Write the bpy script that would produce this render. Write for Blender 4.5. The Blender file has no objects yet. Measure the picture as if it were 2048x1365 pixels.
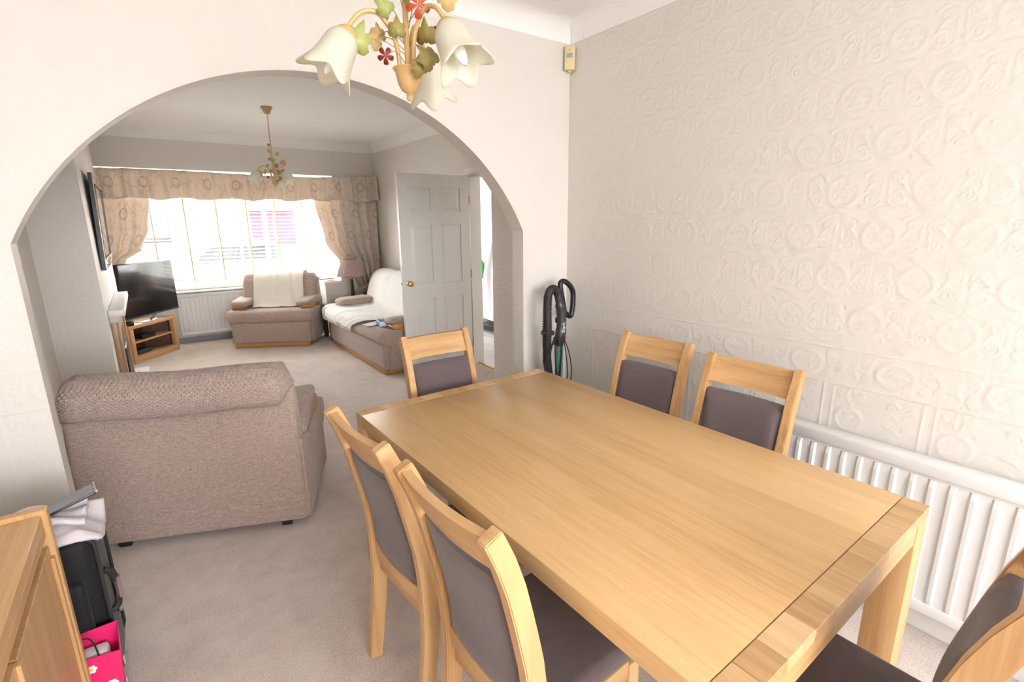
import bpy, bmesh, math, random
from mathutils import Vector, Matrix
random.seed(7)
S = bpy.context.scene
COL = S.collection
PI = math.pi

# ------------------------------------------------------------------ camera
CAM_H = 1.54
cam_d = bpy.data.cameras.new('camera')
cam = bpy.data.objects.new('camera', cam_d); COL.objects.link(cam)
YAW, PITCH, ROLL, FPX = 0.62640755, 0.23659652, -0.01021422, 1001.24
fw = Vector((math.sin(YAW)*math.cos(PITCH), math.cos(YAW)*math.cos(PITCH), -math.sin(PITCH)))
rt = Vector((math.cos(YAW), -math.sin(YAW), 0)); up = rt.cross(fw)
rr = math.cos(ROLL)*rt + math.sin(ROLL)*up; uu = -math.sin(ROLL)*rt + math.cos(ROLL)*up
cam.matrix_world = Matrix(((rr.x, uu.x, -fw.x, 0), (rr.y, uu.y, -fw.y, 0), (rr.z, uu.z, -fw.z, CAM_H), (0, 0, 0, 1)))
cam_d.sensor_width = 36.0; cam_d.lens = 36.0*FPX/2048; cam_d.clip_start = 0.02; cam_d.clip_end = 300
S.camera = cam

# ------------------------------------------------------------------ world, light, exposure
W = bpy.data.worlds.new('world'); S.world = W; W.use_nodes = True
bg = W.node_tree.nodes['Background']
bg.inputs[0].default_value = (0.965, 0.975, 0.985, 1); bg.inputs[1].default_value = 10.0
S.view_settings.view_transform = 'Standard'; S.view_settings.look = 'None'
S.view_settings.exposure = 1.42; S.view_settings.gamma = 1.0; S.view_settings.use_curve_mapping = False
S.cycles.max_bounces = 10; S.cycles.diffuse_bounces = 6; S.cycles.glossy_bounces = 4
S.cycles.transmission_bounces = 8; S.cycles.transparent_max_bounces = 16
S.cycles.sample_clamp_indirect = 8.0
S.cycles.use_denoising = True

def portal(name, loc, rot, sx, sy):      # guides sky light through a window opening; gives off nothing itself
    l = bpy.data.lights.new(name, 'AREA'); l.shape = 'RECTANGLE'; l.size = sx; l.size_y = sy
    l.cycles.is_portal = True
    o = bpy.data.objects.new(name, l); COL.objects.link(o); o.location = loc; o.rotation_euler = rot

# layout numbers (metres; the camera stands at x = y = 0)
XR = 2.207; YA = 2.4345; YB = 2.55; XL = 2.80; YW = 7.19; YF = 7.75
XLD = -0.76; YR = -3.0; ZD = 2.64; ZL = 2.575; NIBY = 3.30; XLW = -0.60; WT = 0.115
RW = (-0.62, 1.95, 1.08, 2.46)           # rear window x0 x1 z0 z1
BAYL, BAYR, SILL, LINT, YGL = -0.35, 1.99, 0.735, 2.15, 7.93
BAYR2 = 2.22
portal('portal_rear', ((RW[0]+RW[1])/2, YR-0.12, (RW[2]+RW[3])/2), (PI/2, 0, 0), RW[1]-RW[0], RW[3]-RW[2])
portal('portal_bay', ((BAYL+BAYR2)/2, YGL+0.10, (SILL+LINT)/2), (-PI/2, 0, 0), BAYR2-BAYL, LINT-SILL)
portal('portal_bay_side', (BAYR2+0.10, 7.60, (SILL+LINT)/2), (0, PI/2, 0), LINT-SILL, 0.6)
portal('portal_hall', (3.45, 7.45, 1.1), (-PI/2, 0, 0), 0.9, 2.0)

# ------------------------------------------------------------------ node helpers
class X:
    """arithmetic on shader sockets"""
    def __init__(s, nt, v): s.nt = nt; s.v = v
    def op(s, o, *a):
        n = s.nt.nodes.new('ShaderNodeMath'); n.operation = o
        for i, q in enumerate((s,)+a):
            if isinstance(q, X): q = q.v
            if isinstance(q, (int, float)): n.inputs[i].default_value = q
            else: s.nt.links.new(q, n.inputs[i])
        return X(s.nt, n.outputs[0])
    def __add__(s, o): return s.op('ADD', o)
    def __radd__(s, o): return s.op('ADD', o)
    def __sub__(s, o): return s.op('SUBTRACT', o)
    def __rsub__(s, o): return X(s.nt, o).op('SUBTRACT', s) if not isinstance(o, (int, float)) else (s*-1.0)+o
    def __mul__(s, o): return s.op('MULTIPLY', o)
    def __rmul__(s, o): return s.op('MULTIPLY', o)
    def __truediv__(s, o): return s.op('DIVIDE', o)
    def sin(s): return s.op('SINE')
    def cos(s): return s.op('COSINE')
    def abs(s): return s.op('ABSOLUTE')
    def fract(s): return s.op('FRACT')
    def floor(s): return s.op('FLOOR')
    def sqrt(s): return s.op('SQRT')
    def atan2(s, o): return s.op('ARCTAN2', o)
    def lt(s, o): return s.op('LESS_THAN', o)
    def gt(s, o): return s.op('GREATER_THAN', o)
    def max(s, o): return s.op('MAXIMUM', o)
    def min(s, o): return s.op('MINIMUM', o)
    def pow(s, o): return s.op('POWER', o)
    def bell(s, w): return ((s/w)*(s/w)*-1.0).op('EXPONENT')

def nmat(name):
    m = bpy.data.materials.new(name); m.use_nodes = True
    nt = m.node_tree; b = nt.nodes['Principled BSDF']
    return m, nt, b
def setp(b, **k):
    for n, v in k.items():
        n = {'col': 'Base Color', 'rough': 'Roughness', 'metal': 'Metallic', 'spec': 'Specular IOR Level', 'trans': 'Transmission Weight',
             'sheen': 'Sheen Weight', 'coat': 'Coat Weight', 'sub': 'Subsurface Weight', 'alpha': 'Alpha'}[n]
        if isinstance(v, tuple) and len(v) == 3: v = v+(1,)
        b.inputs[n].default_value = v
def texco(nt, kind='Object'):
    n = nt.nodes.new('ShaderNodeTexCoord'); return n.outputs[kind]
def mapping(nt, sock, scale=(1, 1, 1), rot=(0, 0, 0), loc=(0, 0, 0)):
    n = nt.nodes.new('ShaderNodeMapping'); nt.links.new(sock, n.inputs[0])
    n.inputs['Scale'].default_value = scale; n.inputs['Rotation'].default_value = rot; n.inputs['Location'].default_value = loc
    return n.outputs[0]
def noise(nt, sock, scale, detail=2, rough=.5, out=0):
    n = nt.nodes.new('ShaderNodeTexNoise'); nt.links.new(sock, n.inputs['Vector'])
    n.inputs['Scale'].default_value = scale; n.inputs['Detail'].default_value = detail; n.inputs['Roughness'].default_value = rough
    return n.outputs[out]
def ramp(nt, sock, stops):
    n = nt.nodes.new('ShaderNodeValToRGB'); nt.links.new(sock, n.inputs[0])
    e = n.color_ramp.elements
    while len(e) < len(stops): e.new(.5)
    for i, (p, c) in enumerate(stops):
        e[i].position = p; e[i].color = tuple(c)+(1,) if len(c) == 3 else c
    return n.outputs[0]
def mixc(nt, fac, a, b, mode='MIX'):
    n = nt.nodes.new('ShaderNodeMix'); n.data_type = 'RGBA'; n.blend_type = mode
    for k, v in ((0, fac), (6, a), (7, b)):
        if isinstance(v, X): v = v.v
        if isinstance(v, (int, float)): n.inputs[k].default_value = v
        elif isinstance(v, tuple): n.inputs[k].default_value = v+(1,) if len(v) == 3 else v
        else: nt.links.new(v, n.inputs[k])
    return n.outputs[2]
def bump(nt, b, h, strength=.3, dist=.002):
    n = nt.nodes.new('ShaderNodeBump'); n.inputs['Strength'].default_value = strength; n.inputs['Distance'].default_value = dist
    nt.links.new(h.v if isinstance(h, X) else h, n.inputs['Height']); nt.links.new(n.outputs[0], b.inputs['Normal'])
def sep(nt, sock):
    n = nt.nodes.new('ShaderNodeSeparateXYZ'); nt.links.new(sock, n.inputs[0])
    return [X(nt, n.outputs[i]) for i in range(3)]

def plain(name, col, rough=.5, **k):
    m, nt, b = nmat(name); setp(b, col=col, rough=rough, **k); return m

def wood(name, lo, mid, hi, axis=0, rough=.38, vary=.18, grain=1.0, bands=0.0, soft=0.0):
    m, nt, b = nmat(name)
    co = texco(nt)
    oi = nt.nodes.new('ShaderNodeObjectInfo')
    add = nt.nodes.new('ShaderNodeVectorMath'); add.operation = 'MULTIPLY_ADD'
    comb = nt.nodes.new('ShaderNodeCombineXYZ')
    for i in range(3): nt.links.new(oi.outputs['Random'], comb.inputs[i])
    add.inputs[1].default_value = (13.7, 7.3, 5.1)
    nt.links.new(comb.outputs[0], add.inputs[0]); nt.links.new(co, add.inputs[2])
    sc = [26*grain, 26*grain, 26*grain]; sc[axis] = 1.3*grain
    v = mapping(nt, add.outputs[0], tuple(sc))
    n1 = noise(nt, v, 1.0, 4, .6)
    sc2 = [160*grain]*3; sc2[axis] = 5*grain
    n2 = noise(nt, mapping(nt, add.outputs[0], tuple(sc2)), 1.0, 2, .6)
    f = X(nt, n1)*(.72-soft)+X(nt, n2)*(.28+soft)
    if bands:
        x = sep(nt, co)[1 if axis == 0 else 0]
        wn = nt.nodes.new('ShaderNodeTexWhiteNoise'); wn.noise_dimensions = '1D'
        nt.links.new((x/bands).floor().v, wn.inputs['W'])
        f = f+(X(nt, wn.outputs[0])-.5)*.16
    f = f+(X(nt, oi.outputs['Random'])-.5)*vary
    c = ramp(nt, f.v, [(.25, lo), (.5, mid), (.72, hi)])
    nt.links.new(c, b.inputs['Base Color']); setp(b, rough=rough)
    bump(nt, b, n2, .10, .0008)
    return m

def fabric(name, col, col2=None, scale=420, rough=.95, bs=.5, big=0, sheen=.2, dist=.0015):
    m, nt, b = nmat(name); co = texco(nt)
    n1 = noise(nt, co, scale, 3, .7)
    n2 = noise(nt, mapping(nt, co, (1, 1, 7.0)), 30, 4, .7)
    col2 = col2 or tuple(c*.72 for c in col)
    f = X(nt, n1)*.6+X(nt, n2)*.4
    nt.links.new(ramp(nt, f.v, [(.34, col2), (.62, col)]), b.inputs['Base Color'])
    setp(b, rough=rough, sheen=sheen, spec=.2)
    h = X(nt, n1)
    if big:
        x, y, z = sep(nt, co)
        h = h*.4+((x*big).sin()*((z+y*.5)*big*1.7).sin()).max(-.2)
    bump(nt, b, h, bs, dist)
    return m

# ------------------------------------------------------------------ materials
M = {}
CREAM = (.715, .682, .642)
def paper(name, col):
    m, nt, b = nmat(name); g = nt.nodes.new('ShaderNodeNewGeometry')
    n = noise(nt, g.outputs['Position'], 1.3, 1, .5)
    nt.links.new(ramp(nt, n, [(.3, tuple(c*.985 for c in col)), (.7, col)]), b.inputs['Base Color'])
    bump(nt, b, noise(nt, g.outputs['Position'], 70, 2, .6), .25, .0025); setp(b, rough=.55, spec=.35)
    return m
M['paper_y'] = M['paper_x'] = paper('embossed_cream_paper', CREAM)
M['wall'] = plain('cream_paint', CREAM, .7)
M['white_paint'] = plain('white_gloss_paint', (.82, .82, .80), .35)
M['upvc'] = plain('white_upvc', (.86, .86, .85), .3)
M['rad'] = plain('radiator_enamel', (.76, .765, .77), .32)
m, nt, b = nmat('white_ceiling'); setp(b, col=(.87, .87, .865), rough=.8)
x, y, z = sep(nt, texco(nt, 'Object')); bump(nt, b, ((x+y)*160).sin()*((x-y)*110).sin(), .25, .002); M['ceil'] = m
m, nt, b = nmat('beige_carpet'); co = texco(nt)
n1 = noise(nt, co, 150, 3, .75); n2 = noise(nt, co, 9, 4, .65); n3 = noise(nt, co, 1.7, 2, .5)
f = (X(nt, n1)-.5)*.9+(X(nt, n2)-.5)*.35+(X(nt, n3)-.5)*.35+.5
c = ramp(nt, f.v, [(.30, (.50, .415, .375)), (.52, (.69, .60, .55)), (.72, (.81, .73, .68))])
nt.links.new(c, b.inputs['Base Color']); setp(b, rough=1.0, sheen=.3, spec=.1)
bump(nt, b, X(nt, n1)*.8+X(nt, n2)*.3, .8, .006); M['carpet'] = m
OAK = ((.42, .225, .090), (.58, .350, .158), (.66, .43, .225))
M['oak_x'] = wood('light_oak_x', *OAK, axis=0)
M['oak_y'] = wood('light_oak_y', *OAK, axis=1)
M['oak_z'] = wood('light_oak_z', *OAK, axis=2)
TOPK = ((.49, .295, .120), (.60, .382, .175), (.655, .44, .222))
M['oak_top'] = wood('oak_table_top', *TOPK, axis=1, rough=.33, bands=.105, vary=0, soft=.25)
M['oak_stave'] = wood('oak_end_staves', (.40, .23, .10), (.58, .37, .18), (.68, .47, .26), axis=1, rough=.36, vary=.3)
M['dark_wood'] = wood('dark_brown_wood', (.05, .02, .012), (.10, .04, .022), (.16, .07, .035), axis=0)
M['fire_wood'] = wood('pinkish_fire_surround', (.30, .16, .08), (.45, .27, .15), (.52, .34, .2), axis=2)
M['honey_oak'] = wood('honey_oak_trim', (.42, .19, .06), (.55, .27, .09), (.62, .34, .13), axis=0)
M['chair_fab'] = fabric('mauve_grey_chair_cloth', (.155, .118, .122), (.105, .080, .084), 900, bs=.25, sheen=.25)
M['sofa_fab'] = fabric('taupe_tweed', (.53, .42, .37), (.255, .19, .16), 170, bs=.6, sheen=.25, dist=.003)
M['sofa_roll'] = fabric('taupe_chunky_weave', (.54, .43, .38), (.25, .19, .16), 170, bs=.8, big=300, sheen=.25, dist=.004)
M['throw_cream'] = fabric('cream_throw', (.84, .80, .73), (.74, .70, .63), 160, bs=.5, dist=.003)
M['throw_white'] = fabric('white_throw', (.84, .83, .79), (.74, .73, .69), 160, bs=.5, dist=.003)
M['black'] = plain('black_plastic', (.012, .012, .014), .35)
M['black_matt'] = plain('black_rubber', (.02, .02, .02), .6)
M['dark_grey'] = plain('dark_grey_plastic', (.045, .047, .05), .38)
M['screen'] = plain('tv_screen', (.006, .006, .008), .12)
M['silver'] = plain('silver_metal', (.6, .6, .62), .25, metal=1.0)
M['brass'] = plain('polished_brass', (.70, .42, .12), .25, metal=1.0)
M['teal'] = plain('teal_plastic', (.10, .26, .23), .3)
M['yellowed'] = plain('yellowed_plastic', (.70, .58, .35), .45)
M['sensor_lens'] = plain('grey_sensor_lens', (.33, .36, .33), .3)
M['red'] = plain('deep_red_leaf', (.22, .018, .012), .35)
M['red2'] = plain('orange_red_leaf', (.45, .08, .03), .35)
M['gold'] = plain('golden_enamel', (.60, .385, .16), .35)
M['leaf_green'] = plain('pale_green_leaf', (.36, .38, .13), .4)
M['leaf_olive'] = plain('olive_leaf', (.30, .25, .075), .4)
M['leaf_tan'] = plain('tan_leaf', (.55, .38, .17), .4)
M['pink'] = plain('hot_pink_bag', (.80, .022, .16), .35)
M['lilac'] = fabric('pale_lilac_cloth', (.72, .68, .72), (.6, .56, .6), 500, bs=.2)
M['nylon'] = fabric('black_nylon', (.018, .018, .022), (.009, .009, .011), 300, rough=.55, bs=.2, sheen=.1)
M['white'] = plain('white_plastic', (.85, .85, .85), .4)
M['daisy_y'] = plain('daisy_yellow', (.8, .55, .03), .5)
M['tablet_grey'] = plain('grey_tablet_glass', (.22, .23, .24), .3)
M['blue'] = plain('blue_packet', (.10, .25, .45), .4)
M['lampshade'] = fabric('mauve_pleated_shade', (.44, .32, .30), (.34, .24, .22), 300, bs=.2)
M['mirror'] = plain('mirror_glass', (.9, .9, .9), .02, metal=1.0)
M['grey_stone'] = plain('pale_marble', (.62, .61, .6), .3)
M['green'] = plain('green_cloth', (.05, .42, .13), .7)
M['picture'] = plain('photo_print', (.28, .28, .36), .4)
M['laminate'] = wood('grey_laminate', (.34, .31, .30), (.46, .43, .42), (.56, .53, .52), axis=1, rough=.4, vary=.3)
M['skirt_grey'] = plain('grey_skirting', (.30, .31, .33), .5)
# glass pane: clear with a faint reflection
m = bpy.data.materials.new('window_glass'); m.use_nodes = True; nt = m.node_tree; nt.nodes.clear()
o_ = nt.nodes.new('ShaderNodeOutputMaterial'); mx = nt.nodes.new('ShaderNodeMixShader'); tr = nt.nodes.new('ShaderNodeBsdfTransparent'); gl = nt.nodes.new('ShaderNodeBsdfGlossy')
gl.inputs['Roughness'].default_value = .02; mx.inputs[0].default_value = .05
nt.links.new(tr.outputs[0], mx.inputs[1]); nt.links.new(gl.outputs[0], mx.inputs[2]); nt.links.new(mx.outputs[0], o_.inputs[0]); M['glass'] = m
# frosted cream lamp glass
m = bpy.data.materials.new('frosted_cream_glass'); m.use_nodes = True; nt = m.node_tree; b = nt.nodes['Principled BSDF']
setp(b, col=(.84, .83, .74), rough=.28)
t = nt.nodes.new('ShaderNodeBsdfTranslucent'); t.inputs[0].default_value = (.88, .86, .76, 1); mx = nt.nodes.new('ShaderNodeMixShader'); mx.inputs[0].default_value = .5
nt.links.new(b.outputs[0], mx.inputs[1]); nt.links.new(t.outputs[0], mx.inputs[2]); nt.links.new(mx.outputs[0], nt.nodes['Material Output'].inputs[0]); M['shade_glass'] = m
# curtain cloth: thin, lets light through, printed with rings and sprigs
m = bpy.data.materials.new('ring_print_curtain'); m.use_nodes = True; nt = m.node_tree; b = nt.nodes['Principled BSDF']
co = texco(nt, 'UV'); ux, uy, _ = sep(nt, co)
def sq(a): return a*a
def cellx(c, o, p): return (((c-o)/p+.5).fract()-.5)*p
r1 = (sq(cellx(ux, .1, .47))+sq(cellx(uy, .14, .61))).sqrt(); r2 = (sq(cellx(ux, .31, .47))+sq(cellx(uy, .43, .61))).sqrt()
rings = (r1-.055).bell(.010)+(r2-.055).bell(.010)
wv = nt.nodes.new('ShaderNodeTexNoise'); wv.inputs['Scale'].default_value = 6; wv.inputs['Detail'].default_value = 3; nt.links.new(co, wv.inputs['Vector'])
sprig = (X(nt, wv.outputs[0])-.5).bell(.014)*.55
fac = (rings+sprig).min(1.0)
ccol = mixc(nt, fac*.8, (.77, .70, .63), (.47, .37, .29))
nt.links.new(ccol, b.inputs['Base Color']); setp(b, rough=.9, spec=.1)
t = nt.nodes.new('ShaderNodeBsdfTranslucent'); mx = nt.nodes.new('ShaderNodeMixShader'); mx.inputs[0].default_value = .27
tc = mixc(nt, .4, ccol, (.85, .64, .45)); nt.links.new(tc, t.inputs[0])
nt.links.new(b.outputs[0], mx.inputs[1]); nt.links.new(t.outputs[0], mx.inputs[2]); nt.links.new(mx.outputs[0], nt.nodes['Material Output'].inputs[0]); M['curtain'] = m
m = bpy.data.materials.new('blind_slat'); m.use_nodes = True; nt = m.node_tree; b = nt.nodes['Principled BSDF']; setp(b, col=(.90, .88, .82), rough=.45)
t = nt.nodes.new('ShaderNodeBsdfTranslucent'); t.inputs[0].default_value = (.85, .8, .65, 1); mx = nt.nodes.new('ShaderNodeMixShader'); mx.inputs[0].default_value = .25
nt.links.new(b.outputs[0], mx.inputs[1]); nt.links.new(t.outputs[0], mx.inputs[2]); nt.links.new(mx.outputs[0], nt.nodes['Material Output'].inputs[0]); M['slat'] = m
M['tieback'] = fabric('olive_brown_tieback', (.40, .34, .25), (.30, .25, .18), 200)
M['tape'] = plain('cream_ladder_tape', (.55, .46, .25), .8)

# ------------------------------------------------------------------ mesh helpers
def obj(name, bm, mat, parent=None, smooth=True, loc=None, rot=None, angle=.6):
    me = bpy.data.meshes.new(name)
    bmesh.ops.recalc_face_normals(bm, faces=bm.faces)
    bm.to_mesh(me); bm.free()
    me.materials.append(M[mat] if isinstance(mat, str) else mat)
    if smooth:
        me.polygons.foreach_set('use_smooth', [True]*len(me.polygons))
        me.set_sharp_from_angle(angle=angle)
    o = bpy.data.objects.new(name, me); COL.objects.link(o)
    if parent: o.parent = parent
    if loc: o.location = loc
    if rot: o.rotation_euler = rot
    return o
def share(name, src, parent=None, loc=(0, 0, 0), rot=(0, 0, 0)):
    o = bpy.data.objects.new(name, src.data); COL.objects.link(o); o.parent = parent; o.location = loc; o.rotation_euler = rot
    return o
def box(x0, x1, y0, y1, z0, z1, r=0, seg=2, bm=None):
    bm2 = bmesh.new()
    bmesh.ops.create_cube(bm2, size=1)
    for v in bm2.verts:
        v.co = Vector(((x0+x1)/2+v.co.x*(x1-x0), (y0+y1)/2+v.co.y*(y1-y0), (z0+z1)/2+v.co.z*(z1-z0)))
    if r:
        r = min(r, .49*min(abs(x1-x0), abs(y1-y0), abs(z1-z0)))
        bmesh.ops.bevel(bm2, geom=list(bm2.edges), offset=r, segments=seg, profile=.5, affect='EDGES')
    return merge(bm, bm2) if bm else bm2
def merge(bm, bm2, mat=None):
    me = bpy.data.meshes.new('tmp'); bm2.to_mesh(me); bm2.free()
    if mat: me.transform(mat)
    bm.from_mesh(me); bpy.data.meshes.remove(me); return bm
def prism(poly, axis, a0, a1, r=0, bm=None, seg=2):
    """poly in the two other axes (cyclic order), extruded along axis from a0 to a1"""
    bm2 = bmesh.new()
    def P(p, a):
        return {0: (a, p[0], p[1]), 1: (p[0], a, p[1]), 2: (p[0], p[1], a)}[axis]
    A = [bm2.verts.new(P(p, a0)) for p in poly]; B = [bm2.verts.new(P(p, a1)) for p in poly]
    n = len(poly)
    bm2.faces.new(A); bm2.faces.new(B[::-1])
    for i in range(n): bm2.faces.new((A[i], B[i], B[(i+1) % n], A[(i+1) % n]))
    if r: bmesh.ops.bevel(bm2, geom=list(bm2.edges), offset=r, segments=seg, profile=.5, affect='EDGES')
    return merge(bm, bm2) if bm else bm2
def tube(pts, rad, seg=8, bm=None, cap=True):
    bm = bm or bmesh.new(); pts = [Vector(p) for p in pts]; n = len(pts)
    rads = rad if isinstance(rad, (list, tuple)) else [rad]*n
    rings = []; prev = None
    for i, p in enumerate(pts):
        t = (pts[min(i+1, n-1)]-pts[max(i-1, 0)]).normalized()
        a = prev if prev is not None else (Vector((0, 0, 1)) if abs(t.z) < .9 else Vector((1, 0, 0)))
        s = (a-t*a.dot(t)).normalized(); prev = s; w = t.cross(s)
        rings.append([bm.verts.new(p+(s*math.cos(k*2*PI/seg)+w*math.sin(k*2*PI/seg))*rads[i]) for k in range(seg)])
    for i in range(n-1):
        for k in range(seg): bm.faces.new((rings[i][k], rings[i][(k+1) % seg], rings[i+1][(k+1) % seg], rings[i+1][k]))
    if cap: bm.faces.new(rings[0][::-1]); bm.faces.new(rings[-1])
    return bm
def lathe(prof, seg=24, bm=None, off=(0, 0, 0), fn=None):
    bm = bm or bmesh.new(); rings = []
    for i, (r, z) in enumerate(prof):
        ring = []
        for k in range(seg):
            a = k*2*PI/seg; rr_, zz = (fn(r, z, a, i) if fn else (r, z))
            ring.append(bm.verts.new((off[0]+rr_*math.cos(a), off[1]+rr_*math.sin(a), off[2]+zz)))
        rings.append(ring)
    for i in range(len(prof)-1):
        for k in range(seg): bm.faces.new((rings[i][k], rings[i][(k+1) % seg], rings[i+1][(k+1) % seg], rings[i+1][k]))
    return bm
def sweep(pts, wx, wt, bm=None):
    """rectangular bar (width wx across x, thickness wt in the y-z plane) along y-z points"""
    bm = bm or bmesh.new(); rings = []; n = len(pts)
    for i, (y, z) in enumerate(pts):
        a, c = pts[max(i-1, 0)], pts[min(i+1, n-1)]
        t = Vector((0, c[0]-a[0], c[1]-a[1])).normalized(); nn = Vector((0, -t.z, t.y))
        w = wt(i/(n-1)) if callable(wt) else wt
        rings.append([bm.verts.new(Vector((sx*wx/2, y, z))+nn*(sy*w/2)) for sx, sy in ((-1, -1), (1, -1), (1, 1), (-1, 1))])
    for i in range(n-1):
        for k in range(4): bm.faces.new((rings[i][k], rings[i][(k+1) % 4], rings[i+1][(k+1) % 4], rings[i+1][k]))
    bm.faces.new(rings[0][::-1]); bm.faces.new(rings[-1])
    return bm
def sheet(nu, nv, fn, thick=0, uv=None):
    bm = bmesh.new(); g = [[bm.verts.new(fn(i/nu, j/nv)) for j in range(nv+1)] for i in range(nu+1)]
    lay = bm.loops.layers.uv.new('UVMap') if uv else None
    for i in range(nu):
        for j in range(nv):
            f = bm.faces.new((g[i][j], g[i+1][j], g[i+1][j+1], g[i][j+1]))
            if uv:
                for l, (a, c) in zip(f.loops, ((i, j), (i+1, j), (i+1, j+1), (i, j+1))): l[lay].uv = uv(a/nu, c/nv)
    return bm
def thicken(o, t):
    md = o.modifiers.new('thickness', 'SOLIDIFY'); md.thickness = t; md.offset = 0
def empty(name, loc=(0, 0, 0), rz=0):
    o = bpy.data.objects.new(name, None); COL.objects.link(o); o.location = loc; o.rotation_euler = (0, 0, rz); o.empty_display_size = .1
    return o
def tag(o, label, cat, group=None):
    o['label'] = label; o['category'] = cat
    if group: o['group'] = group
    return o
def struct(o, label=None, cat=None):
    o['kind'] = 'structure'
    if label: o['label'] = label
    if cat: o['category'] = cat
    return o
def copy_tree(o, parent=None):
    c = o.copy(); COL.objects.link(c); c.parent = parent
    for ch in list(o.children): copy_tree(ch, c)
    return c
def lerp(a, b, t): return a+(b-a)*t
def curve(pts, t):
    """smooth interpolation through (t, values...) knots"""
    for i in range(len(pts)-1):
        if t <= pts[i+1][0] or i == len(pts)-2:
            a, c = pts[i], pts[i+1]; f = (t-a[0])/(c[0]-a[0]); f = max(0, min(1, f)); f = f*f*(3-2*f)
            return [lerp(p, q, f) for p, q in zip(a[1:], c[1:])]
def spline(P, n):
    """Catmull-Rom through points"""
    P = [Vector(p) for p in P]; out = []
    for i in range(len(P)-1):
        p0, p1, p2, p3 = P[max(i-1, 0)], P[i], P[i+1], P[min(i+2, len(P)-1)]
        for k in range(n):
            t = k/n
            out.append(.5*((2*p1)+(p2-p0)*t+(2*p0-5*p1+4*p2-p3)*t*t+(3*p1-p0-3*p2+p3)*t**3))
    out.append(P[-1]); return out

# ================================================================== SETTING
struct(obj('floor', box(-.90, XL+.06, YR-.1, 7.96, -.12, 0), 'carpet', smooth=False), 'beige pink carpet running through both rooms', 'floor')
# arch wall
ACX, ACZ, AR, AX0, AX1 = .7425, .946, 1.229, -.366, 1.851
arc = []
a0 = math.acos((AX0-ACX)/AR); a1 = math.acos((AX1-ACX)/AR)
for k in range(49):
    a = lerp(a0, a1, k/48); arc.append((ACX+AR*math.cos(a), ACZ+AR*math.sin(a)))
poly = [(-.90, 0), (AX0, 0)]+arc+[(AX1, 0), (XR+.1, 0), (XR+.1, ZD+.05), (-.90, ZD+.05)]
wall_m = struct(obj('wall_middle', prism(poly, 1, YA, YB), 'paper_x', smooth=False), 'cream embossed wall with wide segmental archway', 'wall')
wall_r = struct(obj('wall_right', box(XR, XR+.1, YR-.1, NIBY, 0, ZD+.05), 'paper_y', smooth=False), 'cream embossed papered wall beside the dining table', 'wall')
bm = box(XLD-.1, XLD, YR-.1, YA, 0, ZD+.05)
struct(obj('wall_left', bm, 'paper_y', smooth=False))
bm = box(XLD-.1, RW[0], YR-.12, YR, 0, ZD+.05); box(RW[1], XR+.1, YR-.12, YR, 0, ZD+.05, bm=bm)
box(RW[0], RW[1], YR-.12, YR, RW[3], ZD+.05, bm=bm); box(RW[0], RW[1], YR-.12, YR, 0, RW[2], bm=bm)
struct(obj('wall_back', bm, 'wall', smooth=False))
struct(obj('ceiling', box(-.90, XR+.1, YR-.12, YA+.02, ZD, ZD+.1), 'ceil', smooth=False), 'white dining room ceiling', 'ceiling')
struct(obj('ceiling', box(-.90, XL+.1, YB-.02, YW+.12, ZL, ZL+.1), 'ceil', smooth=False), 'white patterned living room ceiling', 'ceiling')
# living room walls
struct(obj('wall_left', box(XLW-.3, XLW, YB, YW+.1, 0, ZL+.05), 'paper_y', smooth=False))
wall_c = struct(obj('wall_chimney', box(XLW, -.287, 4.62, 6.83, 0, ZL), 'paper_y', smooth=False), 'chimney breast jutting from the left wall', 'wall')
bm = box(XR+.1, XL+.12, NIBY-.1, NIBY, 0, ZL+.05)
struct(obj('wall_return', bm, 'paper_x', smooth=False))
DY0, DY1, DZ = 3.80, 4.61, 2.005
bm = box(XL, XL+.12, NIBY, DY0, 0, ZL+.05); box(XL, XL+.12, DY1, YW+.1, 0, ZL+.05, bm=bm); box(XL, XL+.12, DY0, DY1, DZ, ZL+.05, bm=bm)
struct(obj('wall_right', bm, 'paper_y', smooth=False), 'living room wall with the doorway to the hall', 'wall')
bm = box(BAYR, XL, YW, YW+.1, 0, SILL-.03); box(BAYR2, XL, YW, YW+.1, SILL-.03, LINT, bm=bm)
box(XLW-.3, XL, YW, YW+.1, LINT, ZL+.05, bm=bm); box(XLW-.3, BAYL, YW, YW+.1, 0, LINT, bm=bm)
struct(obj('wall_front', bm, 'wall', smooth=False), 'cream wall around the bay window opening', 'wall')
bm = box(BAYL-.1, BAYR2+.06, YF, YGL+.07, -.1, SILL-.03); box(BAYR, BAYR2+.06, YW+.1, YF, 0, SILL-.03, bm=bm); box(BAYL-.1, BAYL, YW+.1, YGL+.07, 0, LINT+.06, bm=bm)
struct(obj('wall_bay', bm, 'wall', smooth=False))
struct(obj('ceiling', box(BAYL-.1, BAYR2+.06, YW+.1, YGL+.07, LINT, LINT+.06), 'white_paint', smooth=False))

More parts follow.
